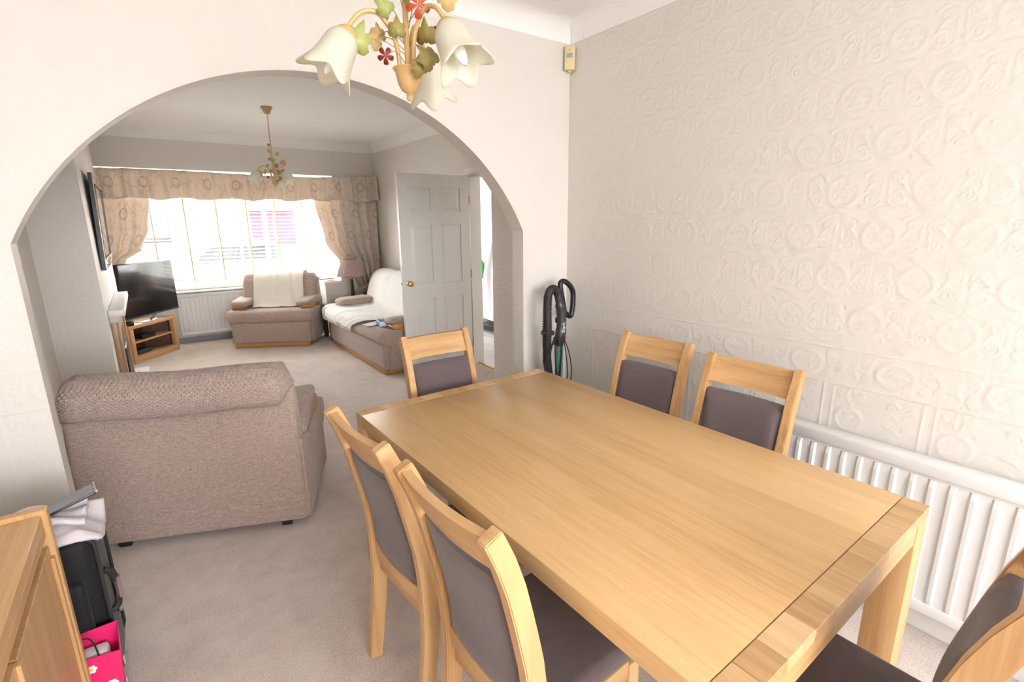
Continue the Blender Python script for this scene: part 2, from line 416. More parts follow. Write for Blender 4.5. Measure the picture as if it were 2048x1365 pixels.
# embossed relief of the paper: real height-field sheets lying on the walls (medallions, scrolls, border, striped dado)
import numpy as np
def _tile(pu, pv, nu, nv, strokes, dots=(), fns=()):
    U, V = np.meshgrid((np.arange(nu)+.5)/nu*pu, (np.arange(nv)+.5)/nv*pv, indexing='ij'); H = np.zeros_like(U)
    def per(d, p): return (d+p/2) % p-p/2
    for pts, sig, amp in strokes:
        P = np.array(pts); D2 = np.full(U.shape, 9.0)
        for i in range(len(P)-1):
            n = max(2, int(np.hypot(*(P[i+1]-P[i]))/.0025)+1)
            for t in np.linspace(0, 1, n, endpoint=False):
                q = P[i]*(1-t)+P[i+1]*t
                D2 = np.minimum(D2, per(U-q[0], pu)**2+per(V-q[1], pv)**2)
        H = np.maximum(H, amp*np.exp(-D2/sig**2))
    for (x, y, r, amp) in dots: H = np.maximum(H, amp*np.exp(-((per(U-x, pu)**2+per(V-y, pv)**2)/r**2)**2))
    for f in fns: H = np.maximum(H, f(U, V, per))
    return H
def _spiral(cx, cy, r0, r1, a0, turns, n=28):
    return [(cx+lerp(r0, r1, (i/n)**.8)*math.cos(a0+turns*2*PI*i/n), cy+lerp(r0, r1, (i/n)**.8)*math.sin(a0+turns*2*PI*i/n)) for i in range(n+1)]
def _medal(cx, cy, r, pu, pv, ex=1.0):
    def f(U, V, per):
        x, y = per(U-cx, pu)/ex, per(V-cy, pv); d = np.hypot(x, y); th = np.arctan2(y, x)
        g = lambda q, w: np.exp(-(q/w)**2)
        h = g(d-r, .0032)+.8*g(d-r*.86, .0030)+.6*g(d-r*1.13, .0035)*(.5+.5*np.sin(th*36))
        h += .75*g(d-r*(.40+.16*np.cos(6*th)), .0045)+.8*g(d-r*.10, .005)+.5*g(d-r*.66, .004)*(.5+.5*np.sin(th*12))
        return h
    return f
def _upper():
    pu, pv = .275, .33; st = []; dots = []; fns = []
    for cx, cy in ((.0, .0), (pu/2, pv/2)):
        fns.append(_medal(cx, cy, .054, pu, pv))
        for s in (-1, 1):
            m = lambda P: [(cx+s*x, cy+y) for x, y in P]
            sp = _spiral(.092, -.028, .028, .005, PI*.75, -1.6); st.append((m(sp), .0030, 1.0))
            st.append((m([(sp[0][0], sp[0][1]), (.079, .008), (.092, .025), (.106, .026)]), .0032, 1.0))
            sp = _spiral(.098, .040, .021, .004, -PI*.3, 1.5); st.append((m(sp), .0028, .95))
            st.append((m([(.066, .050), (.078, .066), (.096, .072)]), .0030, .8)); st.append((m([(.060, -.052), (.082, -.062), (.104, -.060), (.122, -.046)]), .0030, .9))
            for k in range(4): a = .5+k*.42; st.append((m([(.122, -.046), (.122+.017*math.cos(a), -.046+.017*math.sin(a)+.004*k)]), .0034, .8))
            for k in range(3): st.append((m([(.0, .072), (.010+.010*k, .094-.006*k)]), .0032, .75)); st.append((m([(.0, -.072), (.012+.010*k, -.090+.007*k)]), .0032, .75))
            for k in range(5): a = .25+k*.33; st.append((m([(.004, .088+.002*k), (.004+.034*math.cos(a), .088+.030*math.sin(a)*.75)]), .0030, .7)); st.append((m([(.137-.004, -.082), (.137-.004-.030*math.cos(a), -.082+.026*math.sin(a))]), .0030, .7))
            st.append((m([(.112, .060), (.126, .048), (.130, .030), (.122, .014)]), .0030, .8)); st.append((m([(.060, .0), (.066, -.012), (.064, -.03)]), .0028, .7)); st.append((m([(.120, -.020), (.128, -.004), (.126, .010)]), .0030, .75))
            dots += [(cx+s*.068, cy+.060, .0055, .9), (cx+s*.066, cy-.060, .0055, .9)]
    return _tile(pu, pv, 68, 82, st, dots, fns), pu, pv, .457, 1.138
def _border():
    pu, pv = .316, .144; st = []; cy = .070; dots = []
    for s in (-1, 1):
        m = lambda P: [(s*x, cy+y) for x, y in P]
        st.append((m(_spiral(.098, .030, .020, .004, PI, -1.5)), .0030, 1.0)); st.append((m(_spiral(.095, -.030, .018, .004, PI, 1.4)), .0030, 1.0))
        st.append((m([(.078, .028), (.088, .0), (.105, -.004), (.135, .006), (.158, .0)]), .0034, .9))
        for k in range(4): st.append((m([(.135, .004), (.120+.012*k, .036-.004*k)]), .0036, .8)); st.append((m([(.135, .0), (.122+.012*k, -.032+.004*k)]), .0036, .8))
        dots.append((s*.076, cy+.05, .006, .9))
    H = _tile(pu, pv, 79, 36, st, dots, [_medal(0, cy, .046, pu, 9, 1.30)])
    return H, pu, pv, .606, .882
def _dado():
    pu, pv = .336, .30; st = []; dots = []
    for x in (-.168-.084+.336, .084):
        for d in (-.018, .018): st.append(([(x+d, 0), (x+d, pv)], .0030, 1.1))
    for s in (-1, 1):
        m = lambda P, c: [(c+s*x, y) for x, y in P]
        st.append((m(_spiral(.030, .245, .018, .004, PI*.5, -1.5), 0), .0030, 1.0)); st.append((m([(.0, .205), (.012, .225), (.012, .255), (.0, .285)], 0), .0030, .8))
        st.append((m([(.010, .085), (.03, .07), (.045, .05)], 0), .0032, .8))
        for (x, y, t) in ((.030, .235, -1.5), (.034, .165, 1.5), (.026, .095, -1.4)): st.append((m(_spiral(x, y, .020, .004, PI, t), .168), .0030, 1.0))
        for k in range(5): st.append((m([(.0, .03+.05*k), (.022, .055+.05*k)], .168), .0034, .8))
        dots.append((s*.05, .20, .006, .9)); dots.append((.168+s*.05, .05, .006, .9))
    H = _tile(pu, pv, 84, 75, st, dots, [_medal(0, .143, .047, pu, pv)])
    return H, pu, pv, .739, .60
_UP, _BO, _DA = _upper(), _border(), _dado()
def _height(u, v):
    def smp(T):
        H, pu, pv, u0, v0 = T; nu, nv = H.shape
        fu = ((u-u0)/pu % 1)*nu-.5; fv = ((v-v0)/pv % 1)*nv-.5
        i0 = np.floor(fu).astype(int); j0 = np.floor(fv).astype(int); a = fu-i0; b = fv-j0
        g = lambda i, j: H[i % nu, j % nv]
        return g(i0, j0)*(1-a)*(1-b)+g(i0+1, j0)*a*(1-b)+g(i0, j0+1)*(1-a)*b+g(i0+1, j0+1)*a*b
    h = np.where(v > 1.034, smp(_UP), np.where(v < .872, smp(_DA), smp(_BO)))
    ln = lambda z, w=.0035: np.exp(-((v-z)/w)**2)
    bead = .5+.5*np.sin(u*300)
    return np.maximum(h, 1.2*(ln(1.026)+ln(.880))+.7*bead*(ln(1.014)+ln(.892)))
def relief(parent, axis, pos, sgn, a0, a1, z0, z1, step, amp=.0018, mask=None):
    nu = int((a1-a0)/step)+1; nv = int((z1-z0)/step)+1
    u = np.linspace(a0, a1, nu); v = np.linspace(z0, z1, nv); U, V = np.meshgrid(u, v, indexing='ij')
    h = _height(U, V)*amp
    e = np.minimum(np.minimum(U-a0, a1-U), np.minimum(V-z0, z1-V)); h = np.where(e < step*.5, -.001, h)
    D = pos+sgn*(.0004+h)
    co = np.stack([D, U, V] if axis == 0 else [U, D, V], -1).reshape(-1, 3).astype(np.float32)
    I = np.arange(nu*nv).reshape(nu, nv); q = np.stack([I[:-1, :-1], I[1:, :-1], I[1:, 1:], I[:-1, 1:]], -1).reshape(-1, 4)
    if mask is not None: q = q[~mask(U, V).ravel()[q].any(1)]
    if (axis == 0) == (sgn < 0): q = q[:, ::-1]
    me = bpy.data.meshes.new('embossed_paper'); me.vertices.add(len(co)); me.vertices.foreach_set('co', co.ravel())
    me.loops.add(q.size); me.loops.foreach_set('vertex_index', q.ravel().astype(np.int32)); me.polygons.add(len(q))
    me.polygons.foreach_set('loop_start', np.arange(0, q.size, 4, dtype=np.int32)); me.polygons.foreach_set('use_smooth', np.ones(len(q), bool))
    me.update(calc_edges=True); me.materials.append(M['paper_y'])
    o = bpy.data.objects.new('embossed_paper', me); COL.objects.link(o); o.parent = parent; o['kind'] = 'stuff'
    return o
relief(wall_r, 0, XR, -1, -.60, YA-.001, .09, ZD-.10, .0042)
relief(wall_r, 0, XR, -1, YB+.001, NIBY-.001, .3, 2.2, .008)
in_arch = lambda U, V: (U > AX0-.004) & (U < AX1+.004) & (V < ACZ+np.sqrt(np.maximum(0, (AR+.004)**2-(U-ACX)**2)))
relief(wall_m, 1, YA, -1, XLD+.001, XR-.001, .09, ZD-.10, .005, .0015, in_arch)
relief(wall_m, 0, AX1, -1, YA+.003, YB-.003, .3, 1.48, .006)
relief(wall_c, 1, 4.62, -1, XLW+.01, -.290, .3, 2.3, .010)
# hall behind the door
HX = 4.08
struct(obj('wall_hall', box(HX, HX+.1, 2.9, 7.5, 0, ZL+.05), 'wall', smooth=False))
struct(obj('wall_hall', box(XL+.12, HX, 2.9, 3.0, 0, ZL+.05), 'wall', smooth=False))
bm = box(XL+.12, 3.0, 7.36, 7.46, 0, ZL+.05); box(3.9, HX, 7.36, 7.46, 0, ZL+.05, bm=bm); box(3.0, 3.9, 7.36, 7.46, 2.1, ZL+.05, bm=bm)
struct(obj('wall_hall', bm, 'wall', smooth=False))
struct(obj('ceiling', box(XL+.1, HX+.1, 2.9, 7.5, ZL, ZL+.1), 'ceil', smooth=False))
hf = struct(obj('floor', box(XL+.06, HX, 2.9, 7.5, -.12, -.004), 'skirt_grey', smooth=False), 'grey laminate plank floor of the hall', 'floor')
pl = None
for i in range(10):
    for j in range(4):
        y0 = 2.95+j*1.22-(i % 3)*.38; x0 = XL+.07+i*.122
        y1 = min(y0+1.215, 7.35); y0 = max(y0, 2.92)
        if y1-y0 > .1: obj('plank', box(x0, x0+.120, y0, y1, -.01, .004, .0015, 1), 'laminate', hf)
obj('threshold_strip', prism([(XL+.035, 0), (XL+.075, 0), (XL+.065, .008), (XL+.045, .008)], 1, DY0+.03, DY1-.03), 'brass', hf)
# front door of the hall: glazed, lets daylight in
fd = struct(obj('door_2', box(3.0, 3.9, 7.38, 7.43, 0, .35), 'upvc', smooth=False), 'glazed front door at the end of the hall', 'door')
bm = box(3.0, 3.08, 7.38, 7.43, .35, 2.1); box(3.82, 3.9, 7.38, 7.43, .35, 2.1, bm=bm); box(3.08, 3.82, 7.38, 7.43, 2.02, 2.1, bm=bm)
obj('frame', bm, 'upvc', fd, False); obj('pane', box(3.08, 3.82, 7.40, 7.41, .35, 2.02), 'glass', fd, False)

# coving
def cove(x0, x1, y0, y1, zc, s, name, label):
    bm = bmesh.new(); n = 7; loops = []
    for k in range(n+1):
        a = PI/2*k/n; d = s*(1-math.cos(a)); z = zc-s+s*math.sin(a)
        d = s-s*math.cos(a)
        loops.append([bm.verts.new(p+(z,)) for p in ((x0+d, y0+d), (x1-d, y0+d), (x1-d, y1-d), (x0+d, y1-d))])
    for k in range(n):
        for i in range(4): bm.faces.new((loops[k][i], loops[k][(i+1) % 4], loops[k+1][(i+1) % 4], loops[k+1][i]))
    return struct(obj(name, bm, 'ceil', angle=.4), label, 'coving')
cove(XLD, XR, YR, YA, ZD, .10, 'trim_1', 'white coving around the dining room ceiling')
cove(XLW, XL, YB, YW, ZL, .105, 'trim_2', 'white coving around the living room ceiling')
# skirting
def skirt(name, x0, x1, y0, y1, h=.09, mat='white_paint'):
    return struct(obj(name, box(x0, x1, y0, y1, 0, h, .006, 2), mat))
skirt('baseboard_right', XR-.016, XR, YR, YA)
skirt('baseboard_middle', AX1+.004, XR-.018, YA-.016, YA)
skirt('baseboard_middle', XLD, AX0-.004, YA-.016, YA)
skirt('baseboard_living', XL-.016, XL, 4.66, YW-.002)
skirt('baseboard_bay', BAYL, BAYR, YF-.016, YF, .075, 'skirt_grey')
# door lining and architrave
bm = box(XL-.005, XL+.125, DY1-.03, DY1, 0, DZ); box(XL-.005, XL+.125, DY0, DY0+.03, 0, DZ, bm=bm); box(XL-.005, XL+.125, DY0+.03, DY1-.03, DZ-.03, DZ, bm=bm)
box(XL-.018, XL, DY0-.05, DY0+.012, 0, DZ+.05, .004, 1, bm=bm); box(XL-.018, XL, DY0+.012, DY1+.04, DZ-.012, DZ+.05, .004, 1, bm=bm); box(XL-.018, XL, DY1+.002, DY1+.045, 0, DZ-.012, .004, 1, bm=bm)
struct(obj('trim_3', bm, 'white_paint', smooth=False), 'white door lining of the hall doorway', 'door frame')
# the open six-panel door, hinged at the far jamb, leaf standing across the end of the sofa
dr = struct(empty('door_1', (XL-.022, DY1-.02, 0), math.radians(180-2.6)), 'open white six-panel door with brass knob', 'door')
DW, DH, DT = .76, 1.985, .038      # leaf runs along local +x from the hinge; its room face is local +y
cols = [(.10, .335), (.425, .66)]; rows = [(.13, .78), (.92, 1.51), (1.63, 1.865)]
def leafbm():
    bm = bmesh.new(); xs = [0]+[c for p in cols for c in p]+[DW]; zs = [.006]+[c for p in rows for c in p]+[DH]
    box(0, DW, -.008, .008, .006, DH, bm=bm)
    for i in range(5):
        for j in range(7):
            if i % 2 and j % 2: continue
            for s in (-1, 1): box(xs[i], xs[i+1], *sorted((s*.008, s*DT/2)), zs[j], zs[j+1], bm=bm)
    bmesh.ops.remove_doubles(bm, verts=bm.verts, dist=1e-5)
    return bm
obj('leaf', leafbm(), 'white_paint', dr, False)
for (xa, xb) in cols:
    for (za, zb) in rows:
        bm = bmesh.new()
        for s in (-1, 1):
            o4 = [bm.verts.new((x, s*.0085, z)) for x, z in ((xa+.012, za+.012), (xb-.012, za+.012), (xb-.012, zb-.012), (xa+.012, zb-.012))]
            i4 = [bm.verts.new((x, s*.0165, z)) for x, z in ((xa+.045, za+.045), (xb-.045, za+.045), (xb-.045, zb-.045), (xa+.045, zb-.045))]
            bm.faces.new(i4)
            for k in range(4): bm.faces.new((o4[k], o4[(k+1) % 4], i4[(k+1) % 4], i4[k]))
        obj('raised_panel', bm, 'white_paint', dr, False)
for s in (-1, 1):
    bm = lathe([(.001, 0), (.027, 0), (.027, .006), (.010, .010), (.010, .035), (.022, .042), (.027, .052), (.024, .064), (.012, .070), (.001, .071)], 20)
    k = obj('knob', bm, 'brass', dr, loc=(DW-.065, s*DT/2, .94), rot=(-s*PI/2, 0, 0)); k['label'] = 'brass door knob'
obj('latch', box(DW-.001, DW+.010, -.007, .007, .93, .95), 'silver', dr)
for z in (.25, 1.0, 1.75): obj('hinge', tube([(-.004, .021, z-.04), (-.004, .021, z+.04)], .006), 'brass', dr)

# windows ------------------------------------------------------------------
def window(name, label, u0, u1, z0, z1, place, mull=(), trans=None, d=.06, f=.055):
    """frame in local x-z plane, placed by place(root)"""
    r = struct(empty(name), label, 'window'); place(r)
    bm = box(u0, u0+f, -d/2, d/2, z0, z1); box(u1-f, u1, -d/2, d/2, z0, z1, bm=bm)
    box(u0+f, u1-f, -d/2, d/2, z0, z0+f, bm=bm); box(u0+f, u1-f, -d/2, d/2, z1-f, z1, bm=bm)
    obj('window_frame', bm, 'upvc', r, False)
    xs = [u0+f]; 
    for mx_ in mull:
        obj('mullion', box(mx_-f/2, mx_+f/2, -d/2, d/2, z0+f, z1-f), 'upvc', r, False); xs += [mx_-f/2, mx_+f/2]
    xs.append(u1-f)
    for i in range(0, len(xs), 2):
        zz = [z0+f]
        if trans:
            obj('transom', box(xs[i], xs[i+1], -d/2, d/2, trans-f/2, trans+f/2), 'upvc', r, False); zz += [trans-f/2, trans+f/2]
            obj('handle', box((xs[i]+xs[i+1])/2-.05, (xs[i]+xs[i+1])/2+.05, -d/2-.03, -d/2, trans+.03, trans+.05, .006), 'silver', r)
        zz.append(z1-f)
        for j in range(0, len(zz), 2): obj('pane', box(xs[i], xs[i+1], -.004, .004, zz[j], zz[j+1]), 'glass', r, False)
    return r
def at(loc, rz=0):
    def f(r): r.location = loc; r.rotation_euler = (0, 0, rz)
    return f
window('window_1', 'wide white front window of the bay', BAYL, BAYR2, SILL, LINT, at((0, YGL, 0)), (.55, 1.45), 1.82)
window('window_2', 'narrow side window of the bay', -.285, .285, SILL, LINT, at((BAYR2+.03, 7.60, 0), -PI/2), (), 1.82)
window('window_3', 'wide dining room window behind the camera', RW[0], RW[1], RW[2], RW[3], at((0, YR-.06, 0), PI) if 0 else at((0, YR-.06, 0)), (.75,))
bm = box(BAYL, BAYR2+.02, YF-.012, YGL-.03, SILL-.03, SILL); box(BAYR-.012, BAYR2, YW-.014, YF-.012, SILL-.03, SILL, bm=bm)
struct(obj('window_sill', bm, 'white_paint', smooth=False), 'white sill running round the bay window', 'sill')

def blind(name, label, u0, u1, z0, z1, place, tapes, sign=1):
    r = tag(empty(name), label, 'blind'); place(r)
    obj('head_rail', box(u0, u1, -.028, .028, z1-.05, z1, .003, 1), 'slat', r)
    n = int((z1-.06-z0)/.049); first = None
    for i in range(n):
        z = z1-.08-i*.049
        if first is None:
            bm = prism([(-.024, -.0055), (0, .0005), (.024, .0045), (.024, .0072), (0, .0032), (-.024, -.0028)], 0, u0+.005, u1-.005)
            first = obj('slat', bm, 'slat', r, False, loc=(0, 0, z))
        else: share('slat', first, r, (0, 0, z))
    zb = z1-.08-n*.049+.005
    obj('bottom_rail', box(u0+.005, u1-.005, -.024, .024, zb-.018, zb, .003, 1), 'slat', r)
    for t in tapes:
        bm = box(t-.007, t+.007, -.0275, -.0262, zb-.01, z1-.05); box(t-.007, t+.007, .0262, .0275, zb-.01, z1-.05, bm=bm)
        obj('ladder_tape', bm, 'tape', r, False)
    return r
blind('venetian_blind', 'white venetian blind with cream tapes across the front window', BAYL+.03, BAYR2-.08, SILL+.035, LINT-.003, at((0, YGL-.075, 0)),
      [-.22+.36*i for i in range(7)])
blind('venetian_blind', 'narrow white venetian blind on the side window of the bay', -.275, .235, SILL+.03, LINT-.003, at((BAYR2-.045, 7.60, 0), -PI/2), [-.18, .16])

# radiators ---------------------------------------------------------------
def radiator(name, label, L, H, pitch, place, shelf=False):
    """panel in local x (length) z (height); faces local -y"""
    r = tag(empty(name), label, 'radiator'); place(r)
    bm = bmesh.new(); n = int((L-.05)/pitch); x0 = -(n*pitch)/2
    prof = []                                    # cross-section (x, depth)
    prof.append((-L/2, 0))
    for i in range(n):
        a = x0+i*pitch
        prof += [(a+pitch*.16, 0), (a+pitch*.27, -.008), (a+pitch*.48, -.009), (a+pitch*.60, 0)]
    prof.append((L/2, 0))
    zz = [(0, 0), (.028, 0), (.052, 1), (H-.075, 1), (H-.05, 0), (H, 0)]
    g = [[bm.verts.new((px, py*k-.022, z)) for (px, py) in prof] for z, k in zz]
    for j in range(len(zz)-1):
        for i in range(len(prof)-1): bm.faces.new((g[j][i], g[j][i+1], g[j+1][i+1], g[j+1][i]))
    obj('front_panel', bm, 'rad', r, angle=.25)
    obj('back_panel', box(-L/2, L/2, .02, .032, 0, H, .004, 1), 'rad', r)
    bm = box(-L/2-.003, -L/2+.012, -.030, .034, .0, H, .003, 1); box(L/2-.012, L/2+.003, -.030, .034, 0, H, .003, 1, bm=bm)
    obj('side_cover', bm, 'rad', r)
    bm = box(-L/2-.004, L/2+.004, -.034, .036, H-.004, H+.012, .004, 2); box(-L/2-.004, L/2+.004, -.038, -.028, H-.034, H+.008, .004, 2, bm=bm)
    obj('top_grille', bm, 'rad', r)
    obj('bottom_rail', box(-L/2, L/2, -.030, -.010, -.012, .03, .006, 2), 'rad', r)
    bm = box(-L/2+.15, -L/2+.19, .03, .062, .1, H-.1); box(L/2-.19, L/2-.15, .03, .062, .1, H-.1, bm=bm); obj('wall_bracket', bm, 'rad', r)
    return r
RAD_PITCH = .056
radiator('panel_radiator', 'long white ribbed radiator on the wall beside the dining table', 1.75, .555, RAD_PITCH, at((XR-.064, .985-.875, .135), PI/2+PI) if 0 else at((XR-.064, .985-.875, .135), -PI/2))
wr = radiator('panel_radiator', 'white ribbed radiator under the bay window', 1.55, .52, .05, at((1.03, YF-.064, .13)))
sh = obj('radiator_shelf', box(.22, 1.90, YF-.125, YF, .672, .692, .004, 2), 'white_paint'); tag(sh, 'thin white shelf above the bay window radiator', 'shelf')

# ================================================================== DINING FURNITURE
TZ = .748
tb = tag(empty('dining_table', (1.163, 1.183, 0), math.radians(.9)), 'large light oak dining table with block end caps', 'table')
TL, TW, CAPW, LEG = 1.72, 1.02, .062, .088
obj('top_panel', box(-TW/2, TW/2, -TL/2+CAPW+.0018, TL/2-CAPW-.0018, TZ-.055, TZ, .0025, 2), 'oak_top', tb)
bm = box(-TW/2+LEG, -TW/2+LEG+.02, -TL/2+CAPW, TL/2-CAPW, TZ-.075, TZ-.054)
box(TW/2-LEG-.02, TW/2-LEG, -TL/2+CAPW, TL/2-CAPW, TZ-.075, TZ-.054, bm=bm); obj('under_rail', bm, 'oak_y', tb)
for s in (-1, 1):
    ec = obj('end_rail', box(-TW/2+LEG, TW/2-LEG, *sorted((s*(TL/2-.002), s*(TL/2-LEG))), TZ-.088, TZ-.030, .002, 1), 'oak_x', tb)
    x = -TW/2; k = 0
    while x < TW/2-.01:
        w = (.10, .085, .115, .095, .12)[k % 5]; w = min(w, TW/2-x); k += 1
        if TW/2-(x+w) < .03: w = TW/2-x
        y0, y1 = sorted((s*TL/2, s*(TL/2-CAPW)))
        obj('stave', box(x+.0003, x+w-.0003, y0, y1, TZ-.030, TZ-.0002, .0012, 1), 'oak_stave', ec); x += w
    for t in (-1, 1):
        obj('leg', box(*sorted((t*TW/2, t*(TW/2-LEG))), *sorted((s*TL/2, s*(TL/2-LEG))), 0, TZ-.030, .003, 2), 'oak_z', tb)

def chair_y(z):                                  # rear edge of the swept stile
    P = [(0, -.212), (.167, -.190), (.32, -.172), (.477, -.170), (.60, -.180), (.71, -.202), (.862, -.239), (.975, -.285)]
    Q = spline([(p[1], p[0], 0) for p in P], 6)
    for a, c in zip(Q, Q[1:]):
        if a.y <= z <= c.y: return lerp(a.x, c.x, (z-a.y)/(c.y-a.y))
    return Q[-1].x
def make_chair():
    r = empty('dining_chair'); HW = .192; ST = .032
    zs = [0, .06, .12, .18, .25, .32, .40, .48, .55, .62, .69, .76, .83, .90, .94, .975]
    for s in (-1, 1):
        bm = sweep([(chair_y(z)+.024, z) for z in zs], ST, lambda t: .044+.008*math.sin(PI*t))
        bmesh.ops.bevel(bm, geom=[e for e in bm.edges], offset=.003, segments=2, affect='EDGES')
        o = obj('stile', bm, 'oak_z', r, loc=(s*(HW-ST/2), 0, 0))
        obj('leg', prism([(s*(HW-.004), .212), (s*(HW-.004), .170), (s*(HW-.044), .170), (s*(HW-.044), .212)], 2, 0, .405, .003), 'oak_z', r)
        obj('side_rail', box(*sorted((s*(HW-.008), s*(HW-.030))), -.150, .172, .355, .415, .003), 'oak_y', r)
    bow = lambda t: -.016*(1-(2*t-1)**2)
    def bar(z0, z1, d0, d1, inset, n=10):         # curved board between the stiles
        bm = bmesh.new(); R = []
        for i in range(n+1):
            t = i/n; x = lerp(-HW+inset, HW-inset, t); b_ = bow(t)
            R.append([bm.verts.new((x, chair_y(z)+d+b_, z)) for z, d in ((z0, d0), (z1, d0), (z1, d1), (z0, d1))])
        for i in range(n):
            for k in range(4): bm.faces.new((R[i][k], R[i][(k+1) % 4], R[i+1][(k+1) % 4], R[i+1][k]))
        bm.faces.new(R[0][::-1]); bm.faces.new(R[-1])
        return bm
    obj('crest_rail', bar(.868, .968, .012, .036, ST-.002), 'oak_x', r)
    obj('lower_rail', bar(.425, .475, .010, .034, ST-.002), 'oak_x', r)
    # padded back, plump in front
    bm = bmesh.new(); n, mz = 12, 12; F = []; Bk = []
    for i in range(n+1):
        for j in range(mz+1):
            t, q = i/n, j/mz; z = lerp(.478, .838, q); x = lerp(-HW+ST+.002, HW-ST-.002, t)
            e = min(1, min(t, 1-t)*11)**.5*min(1, min(q, 1-q)*11)**.5
            F.append(bm.verts.new((x, chair_y(z)+.040+.018*e+bow(t), z))); Bk.append(bm.verts.new((x, chair_y(z)+.014-.006*e+bow(t), z)))
    I = lambda i, j: i*(mz+1)+j
    for i in range(n):
        for j in range(mz):
            bm.faces.new((F[I(i, j)], F[I(i+1, j)], F[I(i+1, j+1)], F[I(i, j+1)])); bm.faces.new((Bk[I(i, j)], Bk[I(i, j+1)], Bk[I(i+1, j+1)], Bk[I(i+1, j)]))
    for i in range(n):
        for j in (0, mz): bm.faces.new((F[I(i, j)], Bk[I(i, j)], Bk[I(i+1, j)], F[I(i+1, j)]))
    for j in range(mz):
        for i in (0, n): bm.faces.new((F[I(i, j)], F[I(i, j+1)], Bk[I(i, j+1)], Bk[I(i, j)]))
    obj('back_pad', bm, 'chair_fab', r, angle=1.2)
    obj('front_rail', box(-HW+.044, HW-.044, .180, .204, .355, .415, .003), 'oak_x', r)
    obj('back_rail', box(-HW+.033, HW-.033, -.150, -.128, .355, .415, .003), 'oak_x', r)
    obj('seat', prism([(-HW+.004, .222), (HW-.004, .222), (HW-.006, -.118), (-HW+.006, -.118)], 2, .412, .478, .022, seg=4), 'chair_fab', r)
    return r
ch0 = make_chair()
CH = [((.671, 1.361), -86.5, 'oak dining chair on the left, further of the two with backs to the camera side'),
      ((.692, .873), -87.5, 'oak dining chair on the left, nearest one with its back to the camera'),
      ((1.16, 2.035), 180, 'oak dining chair at the far table end below the archway'),
      ((1.720, 1.497), 94, 'oak dining chair by the embossed wall, nearer the vacuum cleaner'),
      ((1.678, .990), 93, 'oak dining chair by the embossed wall, in front of the radiator end'),
      ((1.155, .305), 2, 'oak dining chair at the near table end, cut by the lower right corner')]
CG = 'oak dining chairs round the table'
for i, (p, a, lab) in enumerate(CH):
    c = ch0 if i == 0 else copy_tree(ch0)
    c.location = (p[0], p[1], 0); c.rotation_euler = (0, 0, math.radians(a)); tag(c, lab, 'chair', CG)

# sideboard at the left edge: gables stand proud of the top and the fronts
sb = tag(empty('sideboard', (-.311, 1.735, 0)), 'light oak sideboard at the lower left corner', 'sideboard')
SD, SL, SH, G = .43, 1.42, .80, .030             # depth toward -x, length toward -y
for y in (0, -SL+G): obj('gable', box(-SD, 0, y-G, y, 0, SH, .002, 1), 'oak_z', sb)
obj('top', box(-SD, -.012, -SL+G+.001, -G-.001, SH-.045, SH-.012, .002, 1), 'oak_y', sb)
obj('top_rail', box(-.034, -.012, -SL+G+.001, -G-.001, SH-.075, SH-.046, .0015, 1), 'oak_y', sb)
obj('back_panel', box(-SD+.005, -SD+.015, -SL+G, -G, .05, SH-.045), 'oak_y', sb)
obj('base', box(-SD+.02, -.030, -SL+G+.001, -G-.001, .03, .07), 'oak_y', sb)
obj('grip_recess', box(-.052, -.048, -SL+G+.001, -G-.001, .07, SH-.076), 'oak_y', sb)
dw = (SL-2*G)/3
for k in range(3):
    y1 = -G-.003-k*dw; y0 = y1-dw+.006
    d = obj('door', box(-.034, -.012, y0+(.0 if k else .0), y1, .075, SH-.105, .0015, 1), 'oak_z', sb)
    obj('door_edge', box(-.012, -.004, y1-.018, y1, .075, SH-.135 if k == 0 else SH-.105, .001, 1), 'oak_z', d)

# ---- chandeliers
def leaf_bm(s, lobes=5, flower=False):
    bm = bmesh.new(); c = bm.verts.new((0, 0, .10*s)); ring = []
    if flower:
        for p in range(5):
            a = p*2*PI/5; q = [(.0, 0, .02), (.55, .28, .12), (.95, .30, .02), (1.05, 0, -.06), (.95, -.30, .02), (.55, -.28, .12)]
            vs = [bm.verts.new((s*(x*math.cos(a)-y*math.sin(a)), s*(x*math.sin(a)+y*math.cos(a)), s*z)) for x, y, z in q]
            for k in range(1, 5): bm.faces.new((vs[0], vs[k], vs[k+1]))
        bmesh.ops.delete(bm, geom=[c], context='VERTS')
    else:
        prof = [(0, 1.30, -.18), (.16, 1.0, -.06), (.30, .62, .02), (.58, .66, -.06), (.80, .40, -.10), (.70, .08, 0), (.86, -.20, -.1), (.66, -.52, -.08), (.34, -.56, 0), (.12, -.40, .02)]
        pts = prof+[(0, -.5, 0)]+[(-x, y, z) for x, y, z in reversed(prof[1:])]
        ring = [bm.verts.new((x*s, y*s, z*s)) for x, y, z in pts]
        for k in range(len(ring)): bm.faces.new((c, ring[k], ring[(k+1) % len(ring)]))
    return bm
